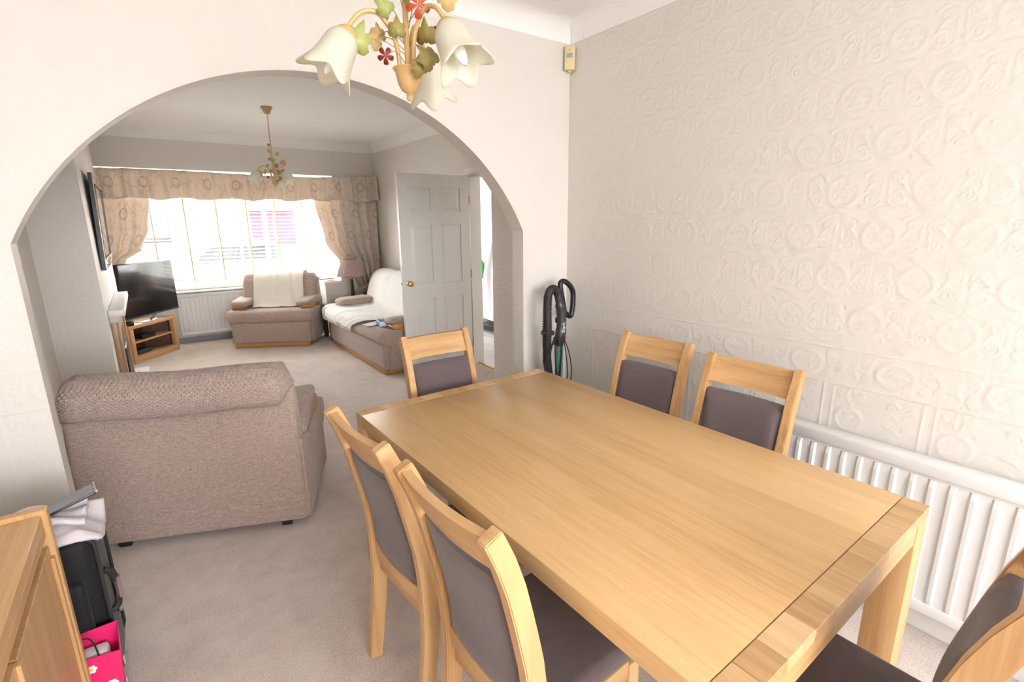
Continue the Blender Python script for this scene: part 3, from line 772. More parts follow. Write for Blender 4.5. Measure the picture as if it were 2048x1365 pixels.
def chandelier(label, loc, drop, az, rod, ls=1.0):
    r = tag(empty('chandelier', loc), label, 'chandelier', 'matching leaf chandeliers')
    zr = -drop+.071                                # vase rim
    obj('canopy', lathe([(.001, 0), (.052, 0), (.050, -.012), (.040, -.022), (.030, -.048), (.016, -.062), (.004, -.066)], 20), 'gold', r)
    bm = bmesh.new(); z = -.062; k = 0            # chain links above the rod
    while z > zr+rod+.02:
        L = []
        for i in range(9):
            a = i*2*PI/8; p = (.005*math.cos(a), 0, .011*math.sin(a)) if k % 2 else (0, .005*math.cos(a), .011*math.sin(a))
            L.append((p[0], p[1], z-.011+p[2]))
        tube(L, .0014, 5, bm, cap=False); z -= .017; k += 1
    ch = obj('chain', bm, 'gold', r)
    obj('flex', tube([(.004*math.sin(t*9), .004*math.cos(t*9), lerp(-.06, zr+rod, t)) for t in [i/24 for i in range(25)]], .0022, 6), 'gold', r)
    obj('rod', tube([(0, 0, zr+rod), (0, 0, zr-.02)], .0068, 10), 'gold', r)
    obj('vase', lathe([(.004, .003), (.028, .002), (.038, .004), (.039, .001), (.032, -.006), (.029, -.020), (.026, -.034), (.019, -.047), (.009, -.053), (.006, -.055), (.009, -.058), (.006, -.060), (.008, -.065), (.005, -.070), (.001, -.071)], 24, off=(0, 0, zr)), 'gold', r)
    def fn(rad, z, a, i):
        t = max(0, (-z-.036)/.08); w = math.cos(5*a)
        return rad+.010*w*t**2, z-.013*w*t**2
    for k in range(3):
        a = az+k*2*PI/3; d = Vector((math.cos(a), math.sin(a), 0)); Z = Vector((0, 0, 1))
        P = [d*.020+Z*(zr-.004), d*.024+Z*(zr+.045), d*.036+Z*(zr+.085), d*.068+Z*(zr+.120), d*.104+Z*(zr+.116), d*.130+Z*(zr+.090), d*.138+Z*(zr+.072)]
        arm = obj('arm', tube(spline(P, 5), .0058, 8), 'gold', r)
        tip = P[-1]; ax = (d*.52-Z*.85).normalized()
        R = (-ax).to_track_quat('Z', 'Y').to_euler()
        obj('collar', lathe([(.006, .012), (.012, .010), (.022, .0), (.026, -.010), (.025, -.012), (.0, -.005)], 18), 'gold', arm, loc=tip, rot=R)
        sh = obj('shade', lathe([(.017, -.003), (.028, -.010), (.036, -.024), (.0395, -.044), (.042, -.064), (.047, -.084), (.055, -.102), (.061, -.112)], 40, fn=fn), 'shade_glass', arm, loc=tip, rot=R, angle=3)
        thicken(sh, .003)
        obj('bulb', lathe([(.010, -.025), (.011, -.045), (.015, -.060), (.0165, -.072), (.014, -.088), (.008, -.106), (.002, -.113)], 14), 'white', arm, loc=tip, rot=R)
    aw = Vector((loc[0], loc[1], 0)).normalized(); lat = Vector((aw.y, -aw.x, 0))
    L = [(-.118, .050, -.03, .040, 'leaf_green'), (-.080, .062, .0, .026, 'leaf_tan'), (-.068, .082, .02, .024, 'leaf_tan'), (-.045, .125, -.02, .027, 'leaf_green'), (-.022, .078, -.03, .026, 'leaf_olive'),
         (.088, .148, -.06, .044, 'leaf_tan'), (.046, .072, -.02, .032, 'leaf_olive'), (.052, .010, -.06, .034, 'leaf_olive'), (.028, -.012, -.05, .024, 'leaf_olive'), (.004, .172, -.02, .036, 'leaf_green'),
         (-.02, .26, .0, .026, 'leaf_tan'), (.05, .235, .0, .03, 'leaf_tan'), (-.015, .31, .0, .024, 'leaf_olive')]
    F = [(.030, .128, -.05, .028, 'red2'), (-.052, .022, -.03, .019, 'red'), (.078, .082, -.01, .018, 'red'), (-.022, .19, .02, .022, 'red2')]
    for kind, lst in (('leaf', L), ('flower', F)):
        for (dx, dz, dd, s, mt) in lst:
            if dz > rod+.1: continue
            p = lat*dx+aw*dd+Vector((0, 0, zr+dz)); rn = random.Random(int(dx*1e4+dz*1e3))
            look = (-aw+Vector((rn.uniform(-.6, .6), rn.uniform(-.6, .6), rn.uniform(-.5, .3)))).normalized()
            e = look.to_track_quat('Z', 'Y').to_euler(); e.rotate_axis('Z', rn.uniform(-1.2, 1.2))
            o = obj(kind, leaf_bm(s*ls, flower=(kind == 'flower')), mt, r, loc=p, rot=e, angle=.3); thicken(o, .0012)
            base = Vector((0, 0, zr+dz*.72+.0)); base.x = lat.x*.006*(1 if dx > 0 else -1); base.y = lat.y*.006*(1 if dx > 0 else -1)
            mid = (base+p)/2+Vector((0, 0, .018))
            obj('stem', tube(spline([base, mid, p], 4), .0011, 5), 'leaf_olive', o).matrix_parent_inverse = (Matrix.Translation(p) @ e.to_matrix().to_4x4()).inverted()
    return r
chandelier('cream glass chandelier with red and green leaves hanging nearest the camera', (.600, 1.258, ZD), .805, math.radians(45), .26)
chandelier('small cream glass chandelier hanging in the living room before the window', (1.107, 5.341, ZL), .712, math.radians(62), .26, .72)

# ---- motion sensor in the corner
ps = tag(empty('motion_sensor', (XR-.001, YA-.001, 2.39), math.radians(-135)), 'yellowed motion sensor in the corner below the coving', 'sensor')
# local: +x points out of the corner into the room
prof = [(.003, -.001), (.034, -.031), (.060, -.031), (.066, -.022), (.066, .022), (.060, .031), (.034, .031), (.003, .001)]
obj('housing', prism(prof, 2, 0, .125, .003), 'yellowed', ps)
obj('lens', box(.0655, .0685, -.017, .017, .062, .088, .002), 'sensor_lens', ps)
obj('indicator', box(.0655, .067, -.003, .003, .100, .105), 'dark_grey', ps)
obj('fixing_foot', box(.02, .045, -.008, .008, -.006, .001), 'yellowed', ps)

# ---- upright vacuum cleaner parked in the corner
vc = tag(empty('vacuum_cleaner', (1.965, 2.255, 0)), 'black upright vacuum cleaner with hose and teal wand in the corner', 'vacuum cleaner')
VX = 1.965
P = lambda x, z, y=2.255: (x-VX, y-2.255, z)
obj('hose', tube(spline([P(1.975, 1.105), P(1.955, 1.135), P(1.925, 1.140), P(1.902, 1.110), P(1.893, 1.03), P(1.897, .90), P(1.905, .75, 2.27), P(1.935, .55, 2.28), P(1.945, .30, 2.28)], 8), .025, 12), 'black_matt', vc)
bm = bmesh.new()
for i in range(34):
    t = i/33; z = lerp(1.10, .55, t); x = curve([(0, 1.897), (.4, 1.896), (.7, 1.905), (1, 1.934)], t)[0]
    tube([P(x, z+.003, 2.255+.02*t), P(x, z-.003, 2.255+.02*t)], .0268, 12, bm)
obj('hose_rib', bm, 'black_matt', vc)['kind'] = 'stuff'
obj('handle_tube', tube(spline([P(1.972, 1.112), P(1.985, 1.06), P(2.002, 1.0), P(2.006, .93), P(2.000, .86), P(1.993, .80)], 6), [.023]*8+[.030]*14+[.034]*8+[.027], 14), 'dark_grey', vc)
obj('grip', tube(spline([P(2.030, .985), P(2.012, 1.07), P(1.993, 1.155), P(2.006, 1.180), P(2.035, 1.176), P(2.075, 1.145), P(2.097, 1.105), P(2.098, 1.04), P(2.088, .975), P(2.070, .962), P(2.04, .98), P(2.02, .96)], 6), .0165, 12), 'black', vc)
for z in (1.09, 1.06, 1.03): obj('button', box(2.110-VX, 2.1165-VX, -.006, .006, z-.01, z+.008, .002), 'dark_grey', vc)
obj('hose_clip', box(1.872-VX, 1.93-VX, -.03, .036, .865, .892, .006), 'black_matt', vc)
obj('wand_latch', box(1.965-VX, 1.985-VX, -.015, .015, .93, .965, .006), 'black_matt', vc)
obj('cord_hook', box(1.955-VX, 1.995-VX, -.038, .020, .79, .845, .008), 'black_matt', vc)
obj('wand', tube([P(1.993, .81), P(1.985, .45)], .025, 14), 'teal', vc)
obj('dust_cup', lathe([(.001, .20), (.05, .20), (.058, .22), (.058, .44), (.05, .46), (.001, .46)], 20, off=(1.985-VX, 0, 0)), 'dark_grey', vc)
obj('body', lathe([(.001, .05), (.06, .05), (.066, .10), (.060, .20), (.001, .205)], 20, off=(1.98-VX, 0, 0)), 'black', vc)
obj('floor_head', box(1.87-VX, 2.10-VX, -.13, .05, .0, .065, .02, 3), 'black', vc)
for k, (dx, w) in enumerate(((-.075, .030), (-.05, .045), (.05, .050), (.085, .040))):
    c0 = 1.985 if k > 1 else 1.925
    obj('cord', tube(spline([P(c0, .86, 2.220), P(c0+dx*.7, .74, 2.225), P(c0+dx, .60, 2.225), P(c0+dx*.6, .48, 2.228), P(c0, .44, 2.232), P(c0-dx*.3, .55, 2.222), P(c0-dx*.1, .72, 2.222), P(c0, .86, 2.221)], 6), .0035, 6), 'black_matt', vc)
fc = bpy.data.curves.new('lettering', 'FONT'); fc.body = 'Shark'; fc.size = .028; fc.extrude = .0006; fc.align_x = 'CENTER'; fc.align_y = 'CENTER'
fo = bpy.data.objects.new('tmp_text', fc); COL.objects.link(fo)
bpy.context.view_layer.update()
me = bpy.data.meshes.new_from_object(fo.evaluated_get(bpy.context.evaluated_depsgraph_get())); bpy.data.objects.remove(fo)
me.materials.append(M['white']); lt = bpy.data.objects.new('lettering', me); COL.objects.link(lt); lt.parent = vc
lt.rotation_euler = Matrix(((0, -.954, -.30), (0, .30, -.954), (1, 0, 0))).to_euler()
lt.location = (2.005-VX-.30*.0365, -.954*.0365, .905)
lt['label'] = 'small white lettering'

# ---- things behind the sideboard
su = tag(empty('suitcase', (-.395, 1.875, 0)), 'black nylon suitcase standing behind the sideboard', 'suitcase')
sb_bm = box(-.16, .135, 0, .27, .03, .60, .035, 4)
bmesh.ops.subdivide_edges(sb_bm, edges=sb_bm.edges[:], cuts=3, use_grid_fill=True)
rn = random.Random(3)
for v in sb_bm.verts:
    if v.co.y < .02 and .08 < v.co.z < .56: v.co.y += .010*math.sin(v.co.z*38+v.co.x*22)+.005*math.sin(v.co.z*80-v.co.x*50)
obj('shell', sb_bm, 'nylon', su, angle=1.0)
obj('front_pocket', box(-.13, .10, -.032, .012, .10, .47, .028, 4), 'nylon', su)
loopb = lambda y, e: [(x, y, z) for x, z in ((-.135, .60+e), (.11, .60+e), (.132+e, .575), (.135+e, .55), (.135+e, .10), (.12, .04))]
for y in (.012, .258): obj('piping', tube(loopb(y, .002), .006, 8), 'black_matt', su)
obj('side_handle', tube(spline([(.134, .09, .27), (.153, .095, .285), (.157, .10, .34), (.153, .095, .405), (.134, .09, .425)], 5), .011, 8), 'black_matt', su)
obj('handle_bar', tube([(.158, .10, .305), (.158, .10, .385)], .0125, 10), 'silver', su)
obj('padlock', box(.134, .150, .17, .195, .20, .235, .004), 'silver', su)
for yy in (.04, .23):
    for xx in (-.12, .10): obj('wheel', tube([(xx-.012, yy, .026), (xx+.012, yy, .026)], .026, 14), 'black', su)
# gift bag
gb = tag(empty('gift_bag', (-.385, 1.788, 0)), 'hot pink gift bag printed with daisies beside the suitcase', 'bag')
bm = bmesh.new()
z1 = .295
def quad(*p): bm.faces.new([bm.verts.new(q) for q in p])
quad((-.10, -.035, .004), (.130, -.035, .004), (.148, -.036, z1-.03), (-.10, -.036, z1))
quad((.130, -.035, .004), (.130, .045, .004), (.146, .050, z1+.015), (.148, -.036, z1-.03))
quad((-.10, .045, .004), (.130, .045, .004), (.146, .050, z1+.015), (-.10, .050, z1+.01))
quad((-.10, -.035, .004), (-.10, .045, .004), (-.10, .050, z1+.01), (-.10, -.036, z1))
quad((-.10, -.035, .004), (.130, -.035, .004), (.130, .045, .004), (-.10, .045, .004))
bmesh.ops.remove_doubles(bm, verts=bm.verts, dist=1e-4)
o = obj('paper', bm, 'pink', gb, False); thicken(o, .002)
def daisy(p, nrm, s=.015):
    bm = bmesh.new()
    for k in range(6):
        a = k*PI/3; lathe([(.0001, .0006), (.0055*s/.015, .0004), (.0058*s/.015, 0)], 8, bm, (s*.62*math.cos(a), s*.62*math.sin(a), 0))
    e = Vector(nrm).to_track_quat('Z', 'Y').to_euler()
    d = obj('daisy', bm, 'white', gb, loc=p, rot=e)
    obj('daisy_centre', lathe([(.0001, .0018), (s*.30, .0014), (s*.36, 0)], 10), 'daisy_y', d)
daisy((.075, -.0378, .235), (0, -1, 0)); daisy((.115, -.0378, .16), (0, -1, 0)); daisy((.10, -.0378, .07), (0, -1, 0)); daisy((.1475, .01, .19), (1, 0, .05)); daisy((.141, .02, .10), (1, 0, .05)); daisy((.02, -.0378, .12), (0, -1, 0))
obj('tissue', box(-.08, .12, -.02, .03, .20, .27, .012, 2), 'lilac', gb)
obj('cord_handle', tube(spline([(.0, -.034, z1-.02), (.03, -.02, z1+.03), (.08, .0, z1+.02), (.10, -.034, z1-.035)], 6), .0025, 6), 'black_matt', gb)
# garment over the case
def gfn(s, t):
    x = lerp(-.15, .150, s); y = lerp(-.040, .165+.05*s, t); z = .632+.010*math.sin(s*9+t*4)+.008*math.sin(t*13-s*5)
    if s > .82: z -= (s-.82)*.26*(.5+.6*math.sin(t*3.1))
    if t < .10: z -= (.10-t)*.22*(1+.4*math.sin(s*17)); y += .002
    return (x, y, z)
gar = obj('folded_garment', sheet(36, 28, gfn), 'lilac', loc=(-.385, 1.875, 0), angle=3); thicken(gar, .012)
tag(gar, 'pale lilac garment draped over the black suitcase', 'clothing')
gar2 = obj('folded_shirt', sheet(28, 22, lambda s, t: (lerp(-.13, .12, s), lerp(.0, .15, t), .664+.009*math.sin(s*11+t*3)+.006*math.sin(t*15)-.03*max(0, s-.8))), 'lilac', loc=(-.385, 1.875, 0), angle=3); thicken(gar2, .014)
tag(gar2, 'folded pale shirt under the grey tablet', 'clothing')
tab = tag(empty('tablet', (-.300, 1.95, .702)), 'thin grey tablet lying tilted on the folded shirt', 'tablet'); tab.rotation_euler = (math.radians(1), math.radians(-15), math.radians(8))
obj('case', box(-.072, .068, -.036, .036, -.004, .005, .003, 2), 'dark_grey', tab); obj('glass', box(-.069, .065, -.033, .033, .005, .0062), 'tablet_grey', tab)
obj('stylus', tube([(.07, -.034, .004), (.07, .034, .004)], .004, 8), 'silver', tab)

# ================================================================== LIVING ROOM
def seating(name, W_, seats, label, cat, loc, rz, group, D=.78):
    """local: front edge on y = 0, sitter faces -y; origin on the floor at the middle of the front"""
    r = tag(empty(name, loc, rz), label, cat, group); h = W_/2
    bm = box(-h+.05, h-.05, .02, .05, .006, .055, .004); box(-h+.05, -h+.08, .05, .52, .006, .055, .004, bm=bm); box(h-.08, h-.05, .05, .52, .006, .055, .004, bm=bm)
    p = obj('plinth', bm, 'honey_oak', r); p['label'] = 'honey oak plinth strip'
    obj('base', prism([(.005, .052), (D-.16, .052), (D-.16, .33), (.005, .33)], 0, -h+.025, h-.025, .035, seg=4), 'sofa_fab', r)
    for s in (-1, 1):
        for y in (D-.09, .12):
            obj('castor', tube([(s*(h-.13)-.022, y, .0215), (s*(h-.13)+.022, y, .0215)], .0215, 14), 'black_matt', r)
    cw = (W_+.01)/seats
    for k in range(seats):
        x0 = -h-.005+k*cw
        # cushion with a fat rolled front edge
        prof = []
        for i in range(13):
            a = -PI/2-PI*i/12; prof.append((.055+.085*math.cos(a)*1.0, .395+.082*math.sin(a)*-1.0))
        prof = [(.05+.085*math.cos(a), .392+.080*math.sin(a)) for a in [-PI/2-PI*i/12 for i in range(13)]]+[(.30, .466), (D-.16, .450), (D-.16, .335)]
        obj('seat_cushion', prism(prof, 0, x0+.003, x0+cw-.003, .018, seg=3), 'sofa_fab', r)
    # outer back from floor to head roll
    prof = [(D-.14, .045), (D-.17, .40), (D-.12, .74), (D-.06, .80), (D-.012, .77), (D-.010, .45), (D-.03, .045)]
    obj('back', prism(prof, 0, -h+.015, h-.015, .028, seg=3), 'sofa_fab', r, angle=.9)
    bk = r.children[-1]
    for s in (-1, 1):                                   # seams down the back
        obj('seam', tube([(s*(h-.18), D-.028, .07), (s*(h-.18), D-.0135, .40), (s*(h-.18), D-.011, .68)], .0022, 6), 'sofa_fab', bk)
    for k in range(seats):
        x0 = -h+.015+k*(W_-.03)/seats; x1 = x0+(W_-.03)/seats
        obj('back_cushion', prism([(D-.31, .44), (D-.24, .62), (D-.20, .82), (D-.12, .86), (D-.08, .80), (D-.14, .44)], 0, x0+.03*(seats == 1)+.004, x1-.03*(seats == 1)-.004, .04, seg=4), 'sofa_fab', r, angle=1.0)
        # head roll folding over the back
        bm = bmesh.new(); n, m_ = 16, 14; rings = []
        for i in range(n+1):
            t = i/n; e = min(1, (1-abs(2*t-1))*9)**.4; x = lerp(x0-.006, x1+.006, t); sag = .006*math.sin(t*9)
            rings.append([bm.verts.new((x, D-.050+.135*e*math.copysign(abs(math.cos(a))**.8, math.cos(a)), .790+sag+(.092 if math.sin(a) > 0 else .085)*e*math.copysign(abs(math.sin(a))**.8, math.sin(a))-.10*max(0, math.cos(a))*e*.35)) for a in [q*2*PI/m_ for q in range(m_)]])
        for i in range(n):
            for q in range(m_): bm.faces.new((rings[i][q], rings[i][(q+1) % m_], rings[i+1][(q+1) % m_], rings[i+1][q]))
        bm.faces.new(rings[0][::-1]); bm.faces.new(rings[-1])
        obj('head_roll', bm, 'sofa_roll', r, angle=1.5)
    for s in (-1, 1):
        x = s*(h-.045)
        xi = s*(h-.085)
        sp = prism([(.16, .455), (.13, .475), (.10, .505), (.13, .53), (.52, .53), (.52, .455)], 0, xi-.070, xi+.070, .008)
        a = obj('arm_support', sp, 'honey_oak', r); a['label'] = 'honey oak arm support'
        bm = prism([(.07, .520), (.07, .565), (.13, .590), (.45, .595), (.63, .57), (.64, .475), (.56, .47), (.53, .515), (.30, .515)], 0, -.092, .092, .026, seg=4)
        ap = obj('arm_pad', bm, 'sofa_fab', r, angle=1.0, loc=(s*(h-.070), .02, .0)); ap.rotation_euler = (0, math.radians(-5*s), math.radians(-2.5*s))
        obj('side_panel', prism([(.06, .052), (D-.05, .052), (D-.03, .50), (.58, .47), (.30, .34), (.08, .33)], 0, x-.02+s*.025, x+.02+s*.025, .012), 'sofa_fab', r)
    return r
SG = 'matching taupe suite'
nc_n = Vector((.384, .923, 0)); nc_mid = Vector((.066, 2.728, 0))           # middle of the rear feet line of the near chair
DN = .78
front = nc_mid+nc_n*(DN-.09)
seating('armchair', 1.0, 1, 'taupe tweed armchair seen from behind in the archway', 'armchair', (front.x, front.y, 0), math.radians(157.4), SG)
ar = seating('armchair', 1.0, 1, 'taupe armchair with cream throw standing in the bay window', 'armchair', (1.160, 6.775, 0), math.radians(-28.6), SG, .68)
so = seating('sofa', 1.86, 2, 'taupe two-seat sofa with white throw beside the open door', 'sofa', (1.812, 5.63, 0), math.radians(-90), SG, .86)

def drape(path, x0, x1, n, wob, edge=None, mat='throw_cream', seed=1):
    rn = random.Random(seed); ph = [rn.uniform(0, 6) for _ in range(6)]
    P = spline([(0, y, z) for y, z in path], 6); m_ = len(P)-1
    def fn(s, t):
        p = P[min(m_, int(round(t*m_)))]
        a, c = (x0, x1) if edge is None else edge(t)
        x = lerp(a, c, s); w = wob*(math.sin(s*13+ph[0]+t*2)*.5+math.sin(s*29+ph[1]-t*5)*.3+math.sin(t*11+ph[2]+s*4)*.3)
        return (x, p.y-abs(w)*.6, p.z+abs(w)*.8)
    return sheet(n, m_, fn)
D = .68
th = obj('throw_blanket', drape([(D+.080, .68), (D+.082, .78), (D+.01, .905), (D-.11, .905), (D-.215, .82), (D-.275, .62), (D-.335, .49), (D-.40, .478)], -.30, .325, 30, .012), 'throw_cream', angle=3)
th.location = ar.location; th.rotation_euler = ar.rotation_euler; thicken(th, .008)
tag(th, 'cream knitted throw hanging over the window armchair back', 'blanket')
D = .86
def edge(t):
    return (-.955, curve([(0, .80), (.45, .75), (.62, .55), (.80, .35), (1, .10)], t)[0])
sw = obj('throw_blanket', drape([(D+.080, .72), (D+.080, .80), (D+.01, .90), (D-.11, .905), (D-.22, .82), (D-.285, .64), (D-.335, .50), (D-.48, .485), (.30, .487), (.10, .492), (.0, .478), (-.048, .43), (-.052, .36)], 0, 0, 44, .026, edge), 'throw_white', angle=3)
sw.location = so.location; sw.rotation_euler = so.rotation_euler; thicken(sw, .009)
tag(sw, 'white fringed throw spread over the sofa', 'blanket')
bm = bmesh.new(); rn = random.Random(5)
for i in range(95):
    x = lerp(-.95, .10, i/94); tube([(x, -.056, .362), (x+rn.uniform(-.006, .006), -.060, .335+rn.uniform(-.006, .006))], .0026, 4, bm)
fr = obj('fringe', bm, 'throw_white', sw); fr['kind'] = 'stuff'
# packet on the sofa
pk = tag(empty('tissue_packet', (1.925, 5.015, .482), math.radians(80)), 'blue and white packet on the sofa seat by the near arm', 'packet')
obj('wrapper', box(-.10, .06, -.045, .045, 0, .055, .012, 3), 'blue', pk); obj('label_band', box(-.135, -.099, -.043, .043, .002, .052, .010, 3), 'white', pk)
lf = obj('paper_leaflet', box(-.10, .10, -.07, .07, 0, .002), 'throw_white', loc=(1.885, 5.12, .481), rot=(0, math.radians(-2), math.radians(20))); tag(lf, 'cream paper lying under the blue packet', 'paper')

# side table and lamp
st = tag(empty('side_table', (2.10, 6.86, 0)), 'dark wood side table between armchair and sofa', 'table')
obj('top', box(-.22, .22, -.17, .17, .425, .45, .004), 'dark_wood', st)
for sx in (-1, 1):
    for sy in (-1, 1): obj('leg', box(sx*.205-.025, sx*.205+.025, sy*.145-.02, sy*.145+.02, 0, .425, .003), 'dark_wood', st)
bm = box(-.19, .19, -.155, -.14, .365, .425); box(-.19, .19, .14, .155, .365, .425, bm=bm); obj('apron', bm, 'dark_wood', st)
tl = tag(empty('table_lamp', (2.255, 6.85, .45)), 'table lamp with pleated mauve shade on the dark side table', 'lamp')
obj('base', lathe([(.001, 0), (.075, 0), (.078, .012), (.055, .022), (.028, .03), (.001, .032)], 28), 'brass', tl)
obj('column', lathe([(.020, .03), (.026, .05), (.024, .12), (.021, .26), (.020, .33)], 20), 'black', tl)
obj('collar', lathe([(.020, .33), (.030, .335), (.030, .345), (.012, .352), (.011, .40), (.001, .40)], 18), 'brass', tl)
def pleat(r_, z, a, i): return r_*(1+.025*math.cos(36*a)), z
obj('lamp_shade', lathe([(.180, .375), (.184, .378), (.167, .43), (.146, .49), (.122, .55), (.104, .595), (.101, .600)], 144, fn=pleat), 'lampshade', tl, angle=1.0)
thicken(tl.children[-1], .003)
obj('shade_ring', tube([(.100*math.cos(k*PI/8), .100*math.sin(k*PI/8), .585) for k in range(17)], .002, 5), 'brass', tl)
bm = bmesh.new()
for k in range(3): tube([(0, 0, .40), (.1*math.cos(k*2.1), .1*math.sin(k*2.1), .585)], .0015, 5, bm)
obj('gallery', bm, 'brass', tl)

# television and corner stand
f0, f1 = Vector((-.25, 6.884, 0)), Vector((.209, 7.441, 0)); ud = (f1-f0).normalized()
rz = math.atan2(ud.y, ud.x); fm = (f0+f1)/2; FW = (f1-f0).length; h2 = FW/2
ts = tag(empty('tv_stand', fm, rz), 'oak corner television stand with two open shelves', 'tv stand')     # local: x along the front, +y to the back
fl = lambda ins=0: [(-h2+ins, .0+ins), (h2-ins, ins), (h2-ins, .10), (.13-ins, .29-ins), (-.13+ins, .29-ins), (-h2+ins, .10)]
obj('top', prism(fl(), 2, .395, .435, .003), 'oak_x', ts)
obj('bottom', prism(fl(.004), 2, .0, .075, .003), 'oak_x', ts)
obj('shelf', prism(fl(.02), 2, .225, .245), 'oak_x', ts)
for s in (-1, 1): obj('side_post', box(*sorted((s*h2, s*(h2-.055))), .003, .055, .075, .395, .003), 'oak_z', ts)
bm = prism([(-h2+.01, .06), (-h2+.01, .10), (-.13, .285), (-.13, .27), (-h2+.03, .095), (-h2+.03, .06)], 2, .075, .395); prism([(h2-.01, .06), (h2-.03, .06), (h2-.03, .095), (.13, .27), (.13, .285), (h2-.01, .10)], 2, .075, .395, bm=bm)
box(-.13, .13, .27, .285, .075, .395, bm=bm); obj('back_panel', bm, 'dark_wood', ts)
s1 = tag(obj('set_top_box', box(-.14, .06, .05, .20, .245, .285, .004), 'black'), 'slim black box on the upper shelf of the television stand', 'media box')
s2 = tag(obj('media_player', box(-.22, -.02, .06, .18, .075, .125, .006), 'dark_grey'), 'dark box on the lower shelf of the television stand', 'media box')
for o in (s1, s2): o.location = fm; o.rotation_euler = (0, 0, rz)
t0, t1 = Vector((-.254, 6.90, 0)), Vector((.270, 7.600, 0)); ud2 = (t1-t0).normalized(); TW2 = (t1-t0).length
tv = tag(empty('television', (t0+t1)/2, math.atan2(ud2.y, ud2.x)), 'flat black television angled on the corner stand', 'television')
w = TW2/2
obj('cabinet', box(-w, w, .004, .045, .500, 1.115, .006), 'black', tv)
obj('screen', box(-w+.012, w-.012, .001, .0045, .520, 1.103), 'screen', tv)
obj('bezel', box(-w, w, .0, .006, .500, .516, .002), 'dark_grey', tv)
obj('stand_neck', box(-.05, .05, .012, .035, .44, .51, .004), 'silver', tv)
obj('stand_foot', box(-.22, .20, -.02, .085, .4355, .444, .003), 'silver', tv)
rb = tag(obj('router_box', box(-.34, -.27, .005, .05, .4355, .49, .006), 'black'), 'small black box on the near corner of the television stand', 'box'); rb.location = fm; rb.rotation_euler = (0, 0, rz)

# fireplace on the chimney breast
fx = -.287
fp = tag(empty('fireplace', (fx, 5.55, 0)), 'wooden fire surround with pale mantelshelf on the chimney breast', 'fireplace')
F0, F1 = -.66, .62
for (y0, y1) in ((F0+.03, F0+.22), (F1-.22, F1-.03)): 
    obj('pilaster', box(.001, .035, y0, y1, .06, .82, .004), 'fire_wood', fp); obj('pilaster_strip', box(.035, .050, y0+.05, y1-.05, .08, .80, .004), 'fire_wood', fp)
obj('frieze', box(.001, .034, F0+.22, F1-.22, .64, .82, .004), 'fire_wood', fp)
obj('fire_panel', box(.001, .012, F0+.22, F1-.22, .06, .64), 'grey_stone', fp)
obj('fire_box', box(.012, .05, -.20, .16, .06, .50, .01), 'black', fp)
obj('mantel_moulding', prism([(.001, .80), (.045, .80), (.075, .85), (.001, .85)], 1, F0, F1), 'grey_stone', fp)
obj('mantel_shelf', box(.001, .105, F0-.04, F1+.04, .85, .90, .006), 'white_paint', fp)
obj('hearth', box(.002, .16, F0-.02, F1+.30, .001, .06, .005), 'white_paint', fp)
# mirror
mi = tag(empty('wall_mirror', (fx+.006, 5.62, 1.19)), 'wide black edged mirror above the mantelshelf', 'mirror'); mi.rotation_euler = (0, math.radians(2.0), 0)
obj('backing', box(0, .022, -.54, .54, 0, .735), 'black', mi)
bm = box(.022, .030, -.54, -.46, 0, .735, .004); box(.022, .030, .46, .54, 0, .735, .004, bm=bm); box(.022, .030, -.46, .46, 0, .08, .004, bm=bm); box(.022, .030, -.46, .46, .655, .735, .004, bm=bm)
obj('mirror_border', bm, 'mirror', mi, False)
bm = box(.022, .034, -.462, -.452, .078, .657); box(.022, .034, .452, .462, .078, .657, bm=bm); box(.022, .034, -.462, .462, .078, .088, bm=bm); box(.022, .034, -.462, .462, .647, .657, bm=bm)
obj('inner_edge', bm, 'black', mi, False)
obj('mirror_glass', box(.022, .026, -.452, .452, .088, .647), 'mirror', mi, False)

# curtains, valance and tieback
def curtain(name, label, xl, xr, z0, z1, y, folds, amp, uv0):
    """xl(z), xr(z): side edges at height z"""
    N, K = 110, 40
    def fn(s, t):
        z = lerp(z1, z0, t); a, c = xl(z), xr(z); sq = (c-a)/(xr(z1)-xl(z1))
        w = amp*(math.sin(s*folds*2*PI)+.35*math.sin(s*folds*4.3*PI+1.1))*min(1, .6+t*1.5)*(.7+.5*(1-sq))
        return (lerp(a, c, s), y+w, z)
    W0 = (xr(z1)-xl(z1))*1.6
    o = obj(name, sheet(N, K, fn, uv=lambda s, t: (uv0+s*W0, lerp(z1, z0, t))), 'curtain', angle=3); thicken(o, .003)
    return tag(o, label, 'curtain', 'ring print curtains')
key = lambda P: (lambda z: curve(P, -z)[0])
curtain('curtain', 'long ring print curtain swept back at the left behind the television', key([(-1.82, -.585), (-.02, -.585)]), key([(-1.82, .14), (-1.5, .09), (-1.27, .0), (-1.14, -.17), (-.9, -.36), (-.7, -.40), (-.02, -.41)]), .02, 1.84, YW-.085, 5, .034, 0)
curtain('curtain', 'long ring print curtain tied back at the right of the window', key([(-1.84, 1.93), (-1.30, 2.03), (-.90, 2.25), (-.62, 2.36), (-.3, 2.38), (-.02, 2.36)]), key([(-1.84, 2.785), (-.75, 2.765), (-.02, 2.74)]), .02, 1.84, YW-.085, 6, .036, .4)
tb_pts = [(2.775, .80, -.03), (2.70, .745, -.055), (2.58, .665, -.075), (2.44, .585, -.08), (2.34, .545, -.06), (2.31, .54, -.01)]
Q = spline([(x, YW-.105+y, z) for x, z, y in tb_pts], 6)
bm = sheet(len(Q)-1, 4, lambda s, t: tuple(Q[int(round(s*(len(Q)-1)))]+Vector((0, -.006*math.sin(PI*t), lerp(-.048, .048, t)*(1 if .05 < s < .95 else .6)))), uv=lambda s, t: (s*.6, t*.1))
